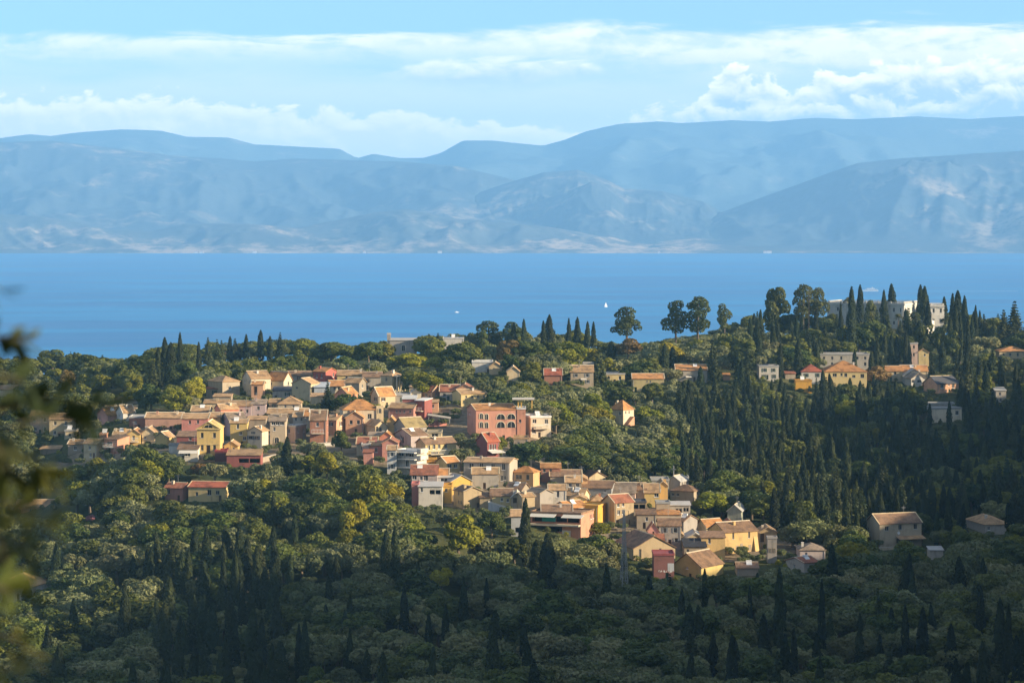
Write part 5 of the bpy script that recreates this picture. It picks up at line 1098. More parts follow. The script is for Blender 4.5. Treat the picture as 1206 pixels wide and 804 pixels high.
# ------------------------------------------------------------------ the shrub beside the camera, its twigs reaching into the picture out of focus
def near_shrub():
    Yb = 4.2; o = empty('olive_shrub', (-1.05, Yb, float(HGT(-1.05, Yb)))); tag(o, 'blurred leafy olive branches hanging in from the edge close to the camera', 'olive shrub')
    zb = o.location.z; rng = np.random.default_rng(4); rr = random.Random(8)
    def W(p, r, y): x, yy, z = P3(p, r, y); return Vector((x + 1.05, yy - Yb, z - zb))
    tb = MB(); top = Vector((0, 0, 1.7)); tb.tube((0, 0, -.3), (.03, 0, .6), .035, .028, 8); tb.tube((.03, 0, .6), (.0, .02, 1.2), .028, .02, 8); tb.tube((.0, .02, 1.2), top, .02, .012, 8)
    tb.build('trunk', BARK_NEAR, o)
    mats = dict(d=LEAF_NEAR_D, y=LEAF_NEAR_Y)
    tw = [(.95, [(-60, 452), (0, 440), (38, 455)], 26, 'd'), (1.0, [(-60, 420), (0, 395), (30, 402)], 18, 'd'), (.85, [(-60, 500), (20, 478), (70, 466), (122, 480)], 58, 'd'), (.8, [(-50, 520), (20, 500), (66, 490), (110, 505)], 46, 'd'), (.7, [(-50, 560), (5, 540), (40, 545), (62, 565)], 34, 'y'), (.6, [(-50, 610), (5, 590), (30, 600), (52, 622)], 34, 'y'),
          (.5, [(-50, 660), (0, 640), (28, 640), (45, 655)], 28, 'd'), (.45, [(-50, 705), (0, 690), (18, 700)], 18, 'y'), (.35, [(-50, 760), (0, 745), (20, 755), (34, 770)], 22, 'y'), (.3, [(-50, 800), (0, 785), (22, 795)], 18, 'y'), (1.2, [(-60, 350), (-15, 335), (2, 342)], 10, 'd'), (.55, [(-50, 580), (-5, 620), (12, 680)], 26, 'd'), (.9, [(-60, 470), (-5, 520), (15, 570)], 30, 'd')]
    for z0, pts, n, mk in tw:
        n = int(n * .95)
        yv = Yb + rr.uniform(-.35, .35)
        P = [Vector((0, 0, z0 * .9))] + [W(p, r, yv + rr.uniform(-.08, .08)) for p, r in pts]
        b = MB()
        for i in range(len(P) - 1): b.tube(P[i], P[i + 1], .004 - .0009 * i, .003 - .0008 * i, 5)
        br = b.build('branch', BARK_NEAR, o)
        lb = MB()
        for j in range(n):
            t = (j + .5) / n * (len(P) - 2) + 1; i = min(int(t), len(P) - 2); q = P[i].lerp(P[i + 1], t - i)
            ax = (P[i + 1] - P[i]).normalized(); side = Vector(rng.normal(size=3)).cross(ax).normalized()
            d = (ax * .75 + side * .8 + Vector((0, 0, -.1))).normalized(); n_ = d.cross(side).normalized(); w = d.cross(n_); L = rr.uniform(.034, .060); wd = L * .15
            k = [q, q + d * L * .3 + w * wd, q + d * L * .7 + w * wd * .9, q + d * L, q + d * L * .7 - w * wd * .9, q + d * L * .3 - w * wd]
            lb.add(k, [tuple(range(6))])
        lb.build('leaves', mats[mk], br)
EXTRA_MARKS = [(735, 660, 12, 100, 'lattice pylon'), (619, 630, 12, 80, 'tall cypress before the awnings'), (32, 700, 10, 40, 'cypress by the white house'), (738, 385, 40, 55, 'spreading pine against the sea'), (432, 585, 48, 55, 'big yellow green tree'), (838, 592, 40, 30, 'bright yellow tree by the grey church'), (560, 655, 90, 16, 'open meadow')]
# ------------------------------------------------------------------ trees
def mat_leaf(key, c1, c2, trans=.22, rough=.65):
    m = bpy.data.materials.new('leaves_' + key); m.use_nodes = True
    g = G(m.node_tree); g.n.clear()
    tc = g.node('ShaderNodeTexCoord'); oi = g.node('ShaderNodeObjectInfo'); ge = g.node('ShaderNodeNewGeometry')
    n = g.noise(tc.outputs['Object'], .7, 2, .6)
    f = g.m('ADD', g.m('MULTIPLY', g.m('ADD', n, -.5), 1.3), g.m('ADD', g.m('MULTIPLY', oi.outputs['Random'], .75), g.m('MULTIPLY', ge.outputs['Random Per Island'], .3)))
    col = g.mix(f, (*c1, 1), (*c2, 1))
    hv = g.node('ShaderNodeHueSaturation'); g.l.new(col, hv.inputs['Color'])
    rr = g.m('FRACT', g.m('MULTIPLY', oi.outputs['Random'], 17.31))
    g.put(hv.inputs['Value'], g.m('MULTIPLY_ADD', rr, .55, .72)); g.put(hv.inputs['Hue'], g.m('MULTIPLY_ADD', g.m('FRACT', g.m('MULTIPLY', oi.outputs['Random'], 7.7)), .035, .483))
    d = g.node('ShaderNodeBsdfPrincipled'); g.l.new(hv.outputs[0], d.inputs['Base Color']); d.inputs['Roughness'].default_value = rough; d.inputs['Specular IOR Level'].default_value = .25
    t = g.node('ShaderNodeBsdfTranslucent'); g.l.new(hv.outputs[0], t.inputs['Color'])
    mx = g.node('ShaderNodeMixShader'); mx.inputs[0].default_value = trans; g.l.new(d.outputs[0], mx.inputs[1]); g.l.new(t.outputs[0], mx.inputs[2])
    out = g.node('ShaderNodeOutputMaterial'); g.l.new(mx.outputs[0], out.inputs[0])
    return m
LEAF = dict(
  olive=mat_leaf('olive', (.082, .104, .034), (.172, .176, .066)), silver=mat_leaf('silver_olive', (.125, .142, .058), (.235, .230, .10)),
  oak=mat_leaf('oak', (.038, .064, .010), (.115, .130, .020)), lime=mat_leaf('lime_green', (.15, .17, .012), (.29, .26, .018), .3), rust=mat_leaf('rusty', (.15, .10, .03), (.20, .13, .04)),
  brown=mat_leaf('dry_brown', (.16, .08, .05), (.20, .11, .07)), cypress=mat_leaf('cypress', (.014, .025, .009), (.036, .048, .014), .1, .8), fir=mat_leaf('fir', (.024, .040, .011), (.066, .076, .020), .1),
  pine=mat_leaf('pine', (.042, .064, .014), (.105, .118, .024), .15), palm=mat_leaf('palm', (.10, .10, .03), (.16, .14, .05)), shrub=mat_leaf('shrub', (.055, .078, .015), (.13, .135, .03)), blossom=mat_leaf('blossom', (.30, .12, .14), (.4, .2, .2)))
BARK = mat_plain('bark', (.16, .125, .09), .9, .1)

def diamonds(P, N, size, jit, rng, aspect=.55, up=None):
    n = len(P)
    N = N + jit * rng.normal(size=(n, 3)); N /= np.linalg.norm(N, axis=1)[:, None]
    A = rng.normal(size=(n, 3)) if up is None else np.array([0, 0, 1.0]) + up * rng.normal(size=(n, 3))
    T = A - N * np.sum(A * N, 1)[:, None]; T /= np.linalg.norm(T, axis=1)[:, None] + 1e-9
    B = np.cross(N, T); s = (size * rng.uniform(.6, 1.35, n))[:, None]
    V = np.stack([P + T * s, P + B * s * aspect, P - T * s, P - B * s * aspect], 1).reshape(-1, 3)
    return V
def lobes_points(centers, radii, per, rng, squash=.85, cut=.86):
    P = []; N = []
    for c, r in zip(centers, radii):
        k = int(per * r * r)
        d = rng.normal(size=(k, 3)); d /= np.linalg.norm(d, axis=1)[:, None]
        d = d[d[:, 2] > -.75]
        q = c + d * r * rng.uniform(.86, 1.08, (len(d), 1)) * np.array([1, 1, squash])
        keep = np.ones(len(q), bool)
        for c2, r2 in zip(centers, radii):
            if c2 is c: continue
            keep &= np.linalg.norm((q - c2) / np.array([1, 1, squash]), axis=1) > r2 * cut
        P.append(q[keep]); N.append(d[keep])
    return np.concatenate(P), np.concatenate(N)
def crown_mesh(name, V, mat):
    n = len(V) // 4
    return mesh_np(name, V, np.arange(n * 4), np.full(n, 4), [mat])
def trunk_mesh(name, h, r, limbs, rng, lean=0.0):
    mb = MB(); p = Vector((0, 0, -1.0)); k = 3
    pts = [Vector((lean * t * t + rng.uniform(-.06, .06) * h * .2, rng.uniform(-.06, .06) * h * .2, h * t)) for t in (.0, .4, .75, 1)]
    pts[0] = Vector((0, 0, -1.2))
    for i in range(3): mb.tube(pts[i], pts[i + 1], r * (1 - .22 * i), r * (1 - .22 * (i + 1)), 6)
    for a, z0, L, up in limbs:
        b = pts[1].lerp(pts[3], z0); mb.tube(b, b + Vector((math.cos(a) * L, math.sin(a) * L, up)), r * .5, r * .15, 5)
    return mb.mesh(name, BARK)
PROTO = {}
def proto(kind, leaf, i, crown, trunk, h, rad): PROTO.setdefault((kind, leaf), []).append((crown, trunk, h, rad))
def build_protos():
    rng = np.random.default_rng(5)
    # olive: low trunk, loose cloud of lobes; 5.4 m tall, 3 m radius
    for i in range(8):
        n = 19; th = rng.uniform(0, 6.28, n); rr = np.sqrt(rng.uniform(.02, 1, n)) * 2.1
        c = np.stack([rr * np.cos(th), rr * np.sin(th), 3.3 + rng.uniform(-.9, .9, n) - .18 * rr ** 2 * .5], 1); r = rng.uniform(.5, 1.15, n)
        P, N = lobes_points(list(c), list(r), 260, rng)
        V = diamonds(P, N, .25, .6, rng)
        tr = trunk_mesh('trunk', 2.8, .28, [(a, .2 + .2 * j, 1.4, 1.3) for j, a in enumerate(rng.uniform(0, 6.28, 3))], rng)
        for lf in ('olive', 'silver'): proto('olive_tree', lf, i, crown_mesh('olive_crown', V, LEAF[lf]), tr, 5.0, 2.6)
    # broadleaf: tall dome
    for i in range(8):
        n = 24; th = rng.uniform(0, 6.28, n); z = rng.uniform(0, 1, n); rr = np.sqrt(np.clip(1 - (z - .35) ** 2 * 2.2, .1, 1)) * 2.05 * rng.uniform(.4, 1.05, n)
        c = np.stack([rr * np.cos(th), rr * np.sin(th), 2.6 + z * 3.6], 1); r = rng.uniform(.5, 1.3, n)
        P, N = lobes_points(list(c), list(r), 240, rng)
        V = diamonds(P, N, .26, .55, rng, .65)
        tr = trunk_mesh('trunk', 3.6, .26, [(a, .3 + .2 * j, 1.3, 1.6) for j, a in enumerate(rng.uniform(0, 6.28, 3))], rng)
        for lf in ('oak', 'lime', 'rust'): proto('broadleaf_tree', lf, i, crown_mesh('broadleaf_crown', V, LEAF[lf]), tr, 7.2, 2.5)
    # cypress: a spindle, 10 m tall, 0.9 m radius
    for i in range(8):
        n = 1900; t = rng.uniform(0, 1, n) ** .85; a = rng.uniform(0, 6.28, n)
        r = .95 * np.clip(t / .10, .35, 1) ** .6 * np.clip((1 - t) / .5, 0, 1) ** .62 + .02
        r = r * rng.uniform(.85, 1.1) * (1 + .30 * smooth_noise2(a * 1.3 + 9 * i, t * 9, 40 + i) + .12 * smooth_noise2(a * 3, t * 22, 50 + i))
        P = np.stack([r * np.cos(a), r * np.sin(a), .5 + t * 9.5], 1); N = np.stack([np.cos(a), np.sin(a), np.full(n, .25)], 1)
        V = diamonds(P, N, .28, .42, rng, .42, .4)
        tr = trunk_mesh('trunk', 2.0, .2, [], rng); proto('cypress_tree', 'cypress', i, crown_mesh('cypress_crown', V, LEAF['cypress']), tr, 10.0, .95)
    # fir / dark conifer: ragged cone of drooping tiers, 9 m tall, 2 m radius
    for i in range(4):
        P = []; N = []; nt = 16
        for k in range(nt):
            t = k / (nt - 1); R0 = 2.1 * (1 - t) ** .85 + .12; z = 1.2 + 7.6 * t; nb = max(5, int(11 * (1 - t) + 5))
            for b in range(nb):
                a = 6.283 * b / nb + rng.uniform(-.25, .25) + k; L = R0 * rng.uniform(.7, 1.12); m = max(8, int(26 * L / 1.4))
                s = rng.uniform(.15, 1, m); w = (.12 + .2 * (1 - s)) * L * .6
                q = np.stack([np.cos(a) * s * L, np.sin(a) * s * L, z + .25 - s * L * .34 + .12 * s * s * L], 1) + rng.normal(size=(m, 3)) * np.array([1, 1, .9]) * w[:, None]
                P.append(q); N.append(np.tile([np.cos(a) * .5, np.sin(a) * .5, .8], (m, 1)))
        V = diamonds(np.concatenate(P), np.concatenate(N), .30, .4, rng, .45)
        tr = trunk_mesh('trunk', 7.5, .2, [], rng); proto('conifer_tree', 'fir', i, crown_mesh('conifer_crown', V, LEAF['fir']), tr, 9.0, 2.1)
    # pine: short bare stem, dense irregular clouds of needles, 10 m tall, 3.4 m radius
    for i in range(5):
        n = 22; th = rng.uniform(0, 6.28, n); z = np.sort(rng.uniform(0, 1, n)); env = np.interp(z, [0, .25, .6, 1], [.75, 1, .8, .25])
        rr = 2.5 * env * np.sqrt(rng.uniform(.05, 1, n))
        c = np.stack([rr * np.cos(th), rr * np.sin(th), 3.2 + z * 6.0], 1); r = rng.uniform(.8, 1.35, n)
        P, N = lobes_points(list(c), list(r), 150, rng, .72, .82)
        V = diamonds(P, N, .26, .65, rng, .5)
        tr = trunk_mesh('trunk', 9.0, .26, [(math.atan2(q[1], q[0]), (q[2] - 3.0) / 6.5 * .9, math.hypot(q[0], q[1]), .5) for q in c[:10]], rng)
        for lf in ('pine',): proto('pine_tree', lf, i, crown_mesh('pine_crown', V, LEAF[lf]), tr, 10.3, 3.3)
    # shrub 2 m
    for i in range(4):
        n = 6; th = rng.uniform(0, 6.28, n); rr = rng.uniform(.1, .75, n)
        c = np.stack([rr * np.cos(th), rr * np.sin(th), .75 + rng.uniform(-.2, .5, n)], 1); r = rng.uniform(.45, .7, n)
        P, N = lobes_points(list(c), list(r), 330, rng); V = diamonds(P, N, .17, .5, rng)
        tr = trunk_mesh('stem', .8, .09, [(a, .3, .4, .4) for a in rng.uniform(0, 6.28, 2)], rng)
        for lf in ('shrub', 'oak', 'blossom', 'lime'): proto('shrub', lf, i, crown_mesh('shrub_foliage', V, LEAF[lf]), tr, 1.9, 1.25)
    # palm
    P = []; N = []
    for b in range(26):
        a = 6.283 * b / 26 + rng.uniform(-.1, .1); e = rng.uniform(.1, 1.25); m = 26; s = np.linspace(.08, 1, m); L = 1.7
        rad = s * L * math.cos(e); zz = 4.6 + s * L * math.sin(e) - (s ** 2) * 1.0
        P.append(np.stack([np.cos(a) * rad, np.sin(a) * rad, zz], 1)); N.append(np.tile([np.cos(a) * .3, np.sin(a) * .3, .9], (m, 1)))
    V = diamonds(np.concatenate(P), np.concatenate(N), .26, .3, rng, .3)
    proto('palm_tree', 'palm', 0, crown_mesh('palm_crown', V, LEAF['palm']), trunk_mesh('trunk', 4.6, .24, [], rng), 5.6, 1.8)
build_protos()

# ---- prominent trees: kind, leaf, column, base row, top row, half width in photograph pixels
MAN = []
def T(kind, leaf, *items):
    for it in items: MAN.append((kind, leaf, *it))
T('cypress_tree', 'cypress', (186, 455, 410, 4), (194, 455, 398, 5), (201, 458, 404, 6), (212, 442, 392, 3.6), (234, 438, 403, 3), (307, 428, 389, 3.8), (271, 425, 396, 3), (290, 428, 394, 4), (168, 448, 424, 2.2), (318, 428, 396, 3),
  (605, 412, 380, 3.4), (617, 412, 376, 3), (640, 412, 378, 3.2), (647, 412, 371, 6), (670, 413, 375, 2.8), (680, 415, 374, 4), (692, 414, 379, 3), (699, 414, 379, 2.8), (720, 424, 402, 5), (783, 440, 405, 4), (792, 438, 409, 5), (825, 462, 432, 4.2), (338, 565, 515, 6), (375, 562, 530, 4.5), (362, 560, 532, 3.5), (778, 655, 634, 2.6),
  (1003, 425, 339, 7), (990, 420, 357, 3.4), (1013, 365, 336, 4), (1041, 362, 342, 3.6), (1050, 366, 335, 5.2), (1084, 372, 336, 4.6), (1089, 395, 338, 5), (1093, 400, 355, 4), (1112, 378, 350, 4.4), (1122, 398, 346, 4), (1128, 402, 343, 5.5), (1136, 406, 349, 4), (1119, 425, 372, 3.6), (1131, 428, 370, 3.4), (1140, 430, 372, 3.2), (1126, 430, 362, 4), (1042, 432, 390, 3.4), (1050, 438, 394, 4), (1056, 438, 396, 3.4), (1067, 438, 389, 3.6), (1071, 440, 405, 2.6), (1083, 416, 378, 6), (1108, 420, 392, 4), (1149, 405, 360, 3), (1145, 412, 372, 3), (1110, 440, 400, 4.4), (965, 430, 400, 4), (932, 398, 378, 3),
  (919, 446, 405, 3.2), (940, 446, 399, 4.5), (962, 440, 402, 4), (1137, 424, 384, 3), (1154, 404, 366, 2.6), (1082, 498, 480, 2.2), (1095, 505, 475, 3), (1118, 508, 472, 3.2),
  (619, 668, 588, 7), (632, 680, 636, 9), (645, 700, 628, 10), (455, 692, 625, 6), (465, 692, 622, 6), (476, 756, 690, 5), (505, 765, 722, 4), (525, 768, 713, 4.6), (546, 748, 680, 4.4), (573, 738, 681, 4), (147, 772, 685, 6), (87, 775, 705, 6.5), (32, 722, 683, 5.5), (157, 690, 655, 5), (183, 690, 650, 5), (322, 632, 580, 3.6), (335, 642, 610, 3.4), (347, 645, 605, 4), (342, 700, 652, 4.4), (363, 690, 652, 4.6), (396, 690, 655, 4), (305, 805, 762, 6), (330, 812, 755, 8), (352, 805, 735, 5), (359, 805, 730, 5), (412, 800, 740, 4), (432, 808, 765, 5),
  (215, 705, 650, 7), (222, 708, 648, 6), (240, 720, 660, 7), (263, 725, 655, 5), (277, 720, 650, 5), (301, 722, 672, 7), (312, 722, 668, 7), (322, 715, 668, 5), (228, 770, 700, 7), (250, 775, 710, 7), (275, 790, 720, 8), (195, 790, 740, 6), (210, 805, 745, 7),
  (918, 770, 670, 7), (968, 775, 683, 5), (1066, 785, 712, 4.5), (830, 720, 670, 4), (883, 740, 690, 4), (1155, 760, 690, 5), (1178, 800, 705, 6), (1188, 805, 712, 5), (1087, 790, 716, 7), (1120, 800, 735, 6), (1012, 790, 740, 5), (840, 800, 745, 5), (935, 800, 740, 4), (735, 680, 650, 3.2))
T('pine_tree', 'pine', (738, 414, 357, 21), (796, 414, 349, 15), (822, 412, 345, 22), (853, 392, 354, 13), (946, 384, 331, 18), (962, 384, 334, 16), (1026, 405, 350, 10), (1078, 410, 364, 13), (575, 408, 376, 18), (604, 404, 376, 16), (570, 430, 386, 9))
T('broadleaf_tree', 'oak', (915, 380, 337, 15), (178, 488, 448, 18), (62, 440, 411, 17), (390, 432, 402, 22), (434, 432, 402, 19), (508, 430, 398, 17), (540, 438, 402, 20), (1090, 430, 402, 8), (768, 480, 450, 15), (724, 481, 446, 22), (620, 560, 520, 20), (672, 565, 525, 26), (405, 488, 462, 14), (402, 535, 505, 11))
T('broadleaf_tree', 'lime', (205, 490, 455, 16), (223, 478, 450, 14), (432, 612, 556, 24), (415, 640, 585, 18), (838, 612, 579, 22), (585, 545, 508, 11), (385, 568, 530, 16), (360, 560, 535, 13), (355, 425, 398, 16), (500, 470, 435, 18), (480, 440, 415, 22), (515, 440, 420, 16), (120, 470, 440, 14), (160, 475, 455, 16), (1000, 500, 470, 13), (705, 632, 615, 16), (520, 700, 665, 12), (540, 668, 600, 26))
T('broadleaf_tree', 'rust', (600, 432, 400, 13), (80, 462, 434, 9), (236, 566, 545, 10), (1030, 458, 428, 14), (740, 425, 398, 16))
T('conifer_tree', 'fir', (705, 455, 405, 11), (386, 487, 449, 9), (1195, 412, 356, 15), (1182, 412, 366, 12), (1170, 412, 376, 10), (203, 462, 425, 12), (180, 462, 425, 10), (330, 428, 392, 7), (245, 425, 398, 8))
T('conifer_tree', 'fir', (1020, 412, 366, 8), (1033, 412, 366, 11), (1046, 414, 371, 9), (1060, 404, 378, 8), (1070, 412, 364, 10), (1079, 414, 373, 8))
T('broadleaf_tree', 'oak', (1030, 418, 376, 13), (1012, 420, 384, 12), (994, 420, 382, 11), (1086, 424, 384, 11), (1107, 424, 384, 10), (1120, 430, 385, 12), (1050, 428, 392, 12), (1068, 430, 395, 11))
T('palm_tree', 'palm', (1000, 372, 348, 9), (1058, 398, 368, 8), (1075, 372, 353, 7), (1060, 430, 395, 7))
T('shrub', 'blossom', (106, 616, 605, 8), (208, 512, 506, 6), (203, 513, 507, 5))

# ---- fill: jittered rows over the whole hillside, the kind by zone
def zone(p, r):
    # (kind, leaf, weight) choices for a tree whose foot shows at column p, row r
    C = lambda *a: a
    if p > 800 and 445 < r < 645 and not (p < 900 and r > 590): return [('cypress_tree', 'cypress', .40), ('conifer_tree', 'fir', .38), ('broadleaf_tree', 'oak', .16), ('olive_tree', 'olive', .04), ('broadleaf_tree', 'lime', .02)]
    if 170 < p < 335 and r > 680: return [('cypress_tree', 'cypress', .5), ('conifer_tree', 'fir', .12), ('olive_tree', 'olive', .2), ('broadleaf_tree', 'oak', .18)]
    if r < 445 and p < 190: return [('broadleaf_tree', 'oak', .45), ('pine_tree', 'pine', .12), ('conifer_tree', 'fir', .18), ('cypress_tree', 'cypress', .07), ('olive_tree', 'olive', .1), ('broadleaf_tree', 'lime', .08)]
    if r < 448 and p < 620: return [('broadleaf_tree', 'oak', .56), ('pine_tree', 'pine', .12), ('olive_tree', 'olive', .16), ('broadleaf_tree', 'lime', .1), ('conifer_tree', 'fir', .06)]
    if r < 430 and p > 880: return [('broadleaf_tree', 'oak', .45), ('cypress_tree', 'cypress', .25), ('olive_tree', 'silver', .2), ('conifer_tree', 'fir', .1)]
    if p > 600 and r < 545: return [('olive_tree', 'silver', .52), ('olive_tree', 'olive', .2), ('broadleaf_tree', 'oak', .2), ('broadleaf_tree', 'lime', .08)]
    if r > 690 and p > 760: return [('olive_tree', 'olive', .52), ('olive_tree', 'silver', .12), ('broadleaf_tree', 'oak', .16), ('cypress_tree', 'cypress', .09), ('conifer_tree', 'fir', .05)]
    if r > 690: return [('olive_tree', 'olive', .48), ('olive_tree', 'silver', .30), ('broadleaf_tree', 'oak', .18), ('cypress_tree', 'cypress', .04)]
    if p < 470: return [('olive_tree', 'olive', .36), ('olive_tree', 'silver', .32), ('broadleaf_tree', 'oak', .26), ('broadleaf_tree', 'lime', .05), ('cypress_tree', 'cypress', .01)]
    return [('olive_tree', 'olive', .36), ('broadleaf_tree', 'oak', .48), ('olive_tree', 'silver', .1), ('broadleaf_tree', 'lime', .06)]
SIZE = dict(olive_tree=(2.5, 4.4, 4.4, 7.2), broadleaf_tree=(2.3, 4.6, 5.2, 9.2), cypress_tree=(.65, 1.15, 6.5, 12.5), conifer_tree=(1.5, 2.5, 7, 12.5), pine_tree=(2.4, 3.6, 6.5, 9.5), shrub=(.8, 1.6, 1.1, 2.2))
TREES = []      # kind, leaf, x, y, z, radius, height, manual
def col_row(x, y, z): return 603 + F * x / y, EYE + F * (CAMZ - z) / y
for kind, leaf, p, rb_, rt_, hw in MAN:
    y = ground_at(p, rb_)
    if y is None: y = 1010.0
    x = (p - 603) / F * y; z = float(HGT(x, y)); m = y / F
    zt = CAMZ - (rt_ - EYE) * m
    TREES.append([kind, leaf, x, y, z, hw * m, max(1.0, zt - z), True])
HB = np.array([(r[0], r[1], r[2], r[3], r[4], r[6][0], r[6][1], r[7]) for r in RECTS]); HAREA = np.maximum(1, (HB[:, 2] - HB[:, 0]) * (HB[:, 3] - HB[:, 1])); COVER = np.zeros(len(HB))
MXY = np.array([(t[2], t[3], t[5]) for t in TREES])
MR = []
for t in TREES:
    q, b_ = col_row(t[2], t[3], t[4]); MR.append((q - t[5] * F / t[3], col_row(t[2], t[3], t[4] + t[6])[1], q + t[5] * F / t[3], b_, t[3]))
MR = np.array(MR); MAREA = np.maximum(1, (MR[:, 2] - MR[:, 0]) * (MR[:, 3] - MR[:, 1])); MCOV = np.zeros(len(MR))
def fits(x, y, z, rad, h, budget=.16, each=.07):
    if np.any(np.hypot(HB[:, 5] - x, HB[:, 6] - y) < HB[:, 7] * 1.05 + rad * .45): return False
    p, rb_ = col_row(x, y, z); rt_ = col_row(x, y, z + h)[1]; w = rad * F / y * .85
    ow = np.clip(np.minimum(HB[:, 2], p + w) - np.maximum(HB[:, 0], p - w), 0, None); oh = np.clip(np.minimum(HB[:, 3], rb_) - np.maximum(HB[:, 1], rt_ + 1), 0, None)
    ov = ow * oh * .8 / HAREA * (HB[:, 4] > y - 2)
    if np.any((ov > each) | (COVER + ov > budget) & (ov > .004)): return False
    ow = np.clip(np.minimum(MR[:, 2], p + w) - np.maximum(MR[:, 0], p - w), 0, None); oh = np.clip(np.minimum(MR[:, 3], rb_) - np.maximum(MR[:, 1], rt_ + 1), 0, None)
    om = ow * oh * .85 / MAREA * (MR[:, 4] > y)
    if np.any((om > .30) | (MCOV + om > .42) & (om > .02)): return False
    MCOV[:] = MCOV + om
    COVER[:] = COVER + ov
    return True
OPEN = [(560, 655, 50, 9), (230, 553, 26, 5), (395, 557, 12, 6), (540, 510, 22, 7), (90, 553, 20, 4), (180, 556, 12, 4), (540, 640, 45, 6), (318, 545, 14, 6), (736, 507, 22, 10), (765, 465, 22, 7), (815, 449, 16, 5), (475, 424, 14, 5), (235, 592, 36, 5), (18, 718, 34, 10), (736, 724, 8, 10), (45, 612, 32, 7), (1055, 652, 32, 5)]   # clearings (column, row, half width, half height)
r_ = random.Random(3)
step = 5.2; yy_ = 452.0; cand = []
while yy_ < 1075:
    half = .235 * yy_; x = -half
    while x < half: cand.append((x + r_.uniform(-1.9, 1.9), yy_ + r_.uniform(-1.9, 1.9))); x += step * (1 + .25 * (yy_ > 860))
    yy_ += step * (1 + .3 * (yy_ > 860))
cand.sort(key=lambda q: q[1])
for x, y in cand:
    z = float(HGT(x, y)); p, r = col_row(x, y, z)
    if any(abs(p - a) < c and abs(r - b) < d for a, b, c, d in OPEN): continue
    Z = zone(p, r); k = r_.choices(Z, [q[2] for q in Z])[0]
    s = SIZE[k[0]]; q = r_.random(); rad = s[0] + (s[1] - s[0]) * q; h = s[2] + (s[3] - s[2]) * (.6 * q + .4 * r_.random())
    if y > 870: rad *= 1.1; h *= 1.05
    if len(MXY) and np.any(np.hypot(MXY[:, 0] - x, MXY[:, 1] - y) < MXY[:, 2] * .7 + .8): continue
    # keep the sea and the palace front open above the ridge
    top = col_row(x, y, z + h)[1]
    lim = np.interp(p, [0, 60, 150, 200, 330, 420, 520, 600, 660, 705, 760, 830, 880, 930, 1100, 1206], [418, 412, 422, 404, 396, 406, 392, 386, 380, 402, 402, 396, 372, 356, 366, 372])
    if top < lim:
        if k[0] != 'cypress_tree' or r_.random() < .5: h *= max(.35, 1 - (lim - top) * y / F / h)
        top = col_row(x, y, z + h)[1]
        if top < lim - 4: continue
    if 968 < p < 1112 and top < 364 and y < 1000: continue
    if 1015 < p < 1092 and y < 985 and top < 374: continue
    if fits(x, y, z, rad, h): TREES.append([k[0], k[1], x, y, z, rad, h, False]); continue
    for f in (.6, .38):
        if fits(x, y, z, 2.4 * f, 3.4 * f, .22, .06):
            kk = ('olive_tree', 'olive') if f == .6 else ('shrub', r_.choice(['shrub', 'oak', 'shrub', 'lime']))
            TREES.append([*kk, x, y, z, 2.4 * f, 3.6 * f, False]); break

# ---- which of them can be seen at all (near to far over a coarse picture)
def visible():
    Wd, Hd = 1206, 804; free = np.ones((Hd, Wd), bool)
    items = [(t[3], 't', i) for i, t in enumerate(TREES)] + [(r[4], 'h', i) for i, r in enumerate(RECTS)]
    items.sort(); vis = np.zeros(len(TREES), int)
    for y, k, i in items:
        if k == 'h':
            r = RECTS[i]; free[max(0, int(r[1] + 2)):int(min(Hd, r[3])), max(0, int(r[0])):max(0, int(min(Wd, r[2])))] = False; continue
        t = TREES[i]; p, rb_ = col_row(t[2], y, t[4]); rt_ = col_row(t[2], y, t[4] + t[6])[1]; w = t[5] * F / y
        lo = rb_ if t[0] in ('cypress_tree', 'conifer_tree', 'shrub') else rb_ - (rb_ - rt_) * (.5 if t[0] == 'pine_tree' else .25)
        a, b, c, d = int(max(0, p - w)), int(min(Wd, p + w + 1)), int(max(0, rt_)), int(min(Hd, lo + 1))
        if a >= b or c >= d: continue
        gx, gy = np.meshgrid(np.arange(a, b) + .5, np.arange(c, d) + .5)
        v = (gy - rt_) / max(1, lo - rt_)
        if t[0] in ('cypress_tree', 'conifer_tree'): m = np.abs(gx - p) < w * np.clip(v * 1.8, .15, 1) * .9
        else: m = ((gx - p) / w) ** 2 + (v * 2 - 1) ** 2 < .86
        sub = free[c:d, a:b]; vis[i] = int((m & sub).sum()); sub[m] = False
    return vis
VIS = visible()
# ---- trees as things, the largest in view of each kind; the rest of a kind in one mass
NOUN = dict(olive_tree='olive tree', broadleaf_tree='broadleaf tree', cypress_tree='cypress', conifer_tree='conifer', pine_tree='pine', palm_tree='palm', shrub='shrub')
TONE = dict(olive='grey green', silver='pale silvery', oak='deep green', lime='yellow green', rust='rusty', cypress='dark', fir='dark', pine='green', palm='feathery', shrub='bushy green', blossom='pink flowering')
ORD = ['nearest', 'second nearest', 'third nearest', 'fourth nearest', 'fifth nearest', 'sixth nearest', 'seventh nearest', 'eighth nearest', 'ninth nearest', 'tenth nearest', 'eleventh nearest', 'twelfth nearest']
MARKS = [((r[0] + r[2]) / 2, (r[1] + r[3]) / 2, r[2] - r[0], r[3] - r[1], r[5]) for r in RECTS if r[5]] + EXTRA_MARKS
def size_word(k, rad, h):
    if k == 'cypress_tree': return 'tall' if h > 9 else 'slim' if h > 6.5 else 'short'
    if k == 'shrub': return 'low' if h < 1.5 else 'rounded'
    if k in ('conifer_tree', 'pine_tree', 'palm_tree'): return 'tall' if h > 8.5 else 'small'
    return 'big' if rad > 3.1 else 'small' if rad < 2.4 else 'middle sized'
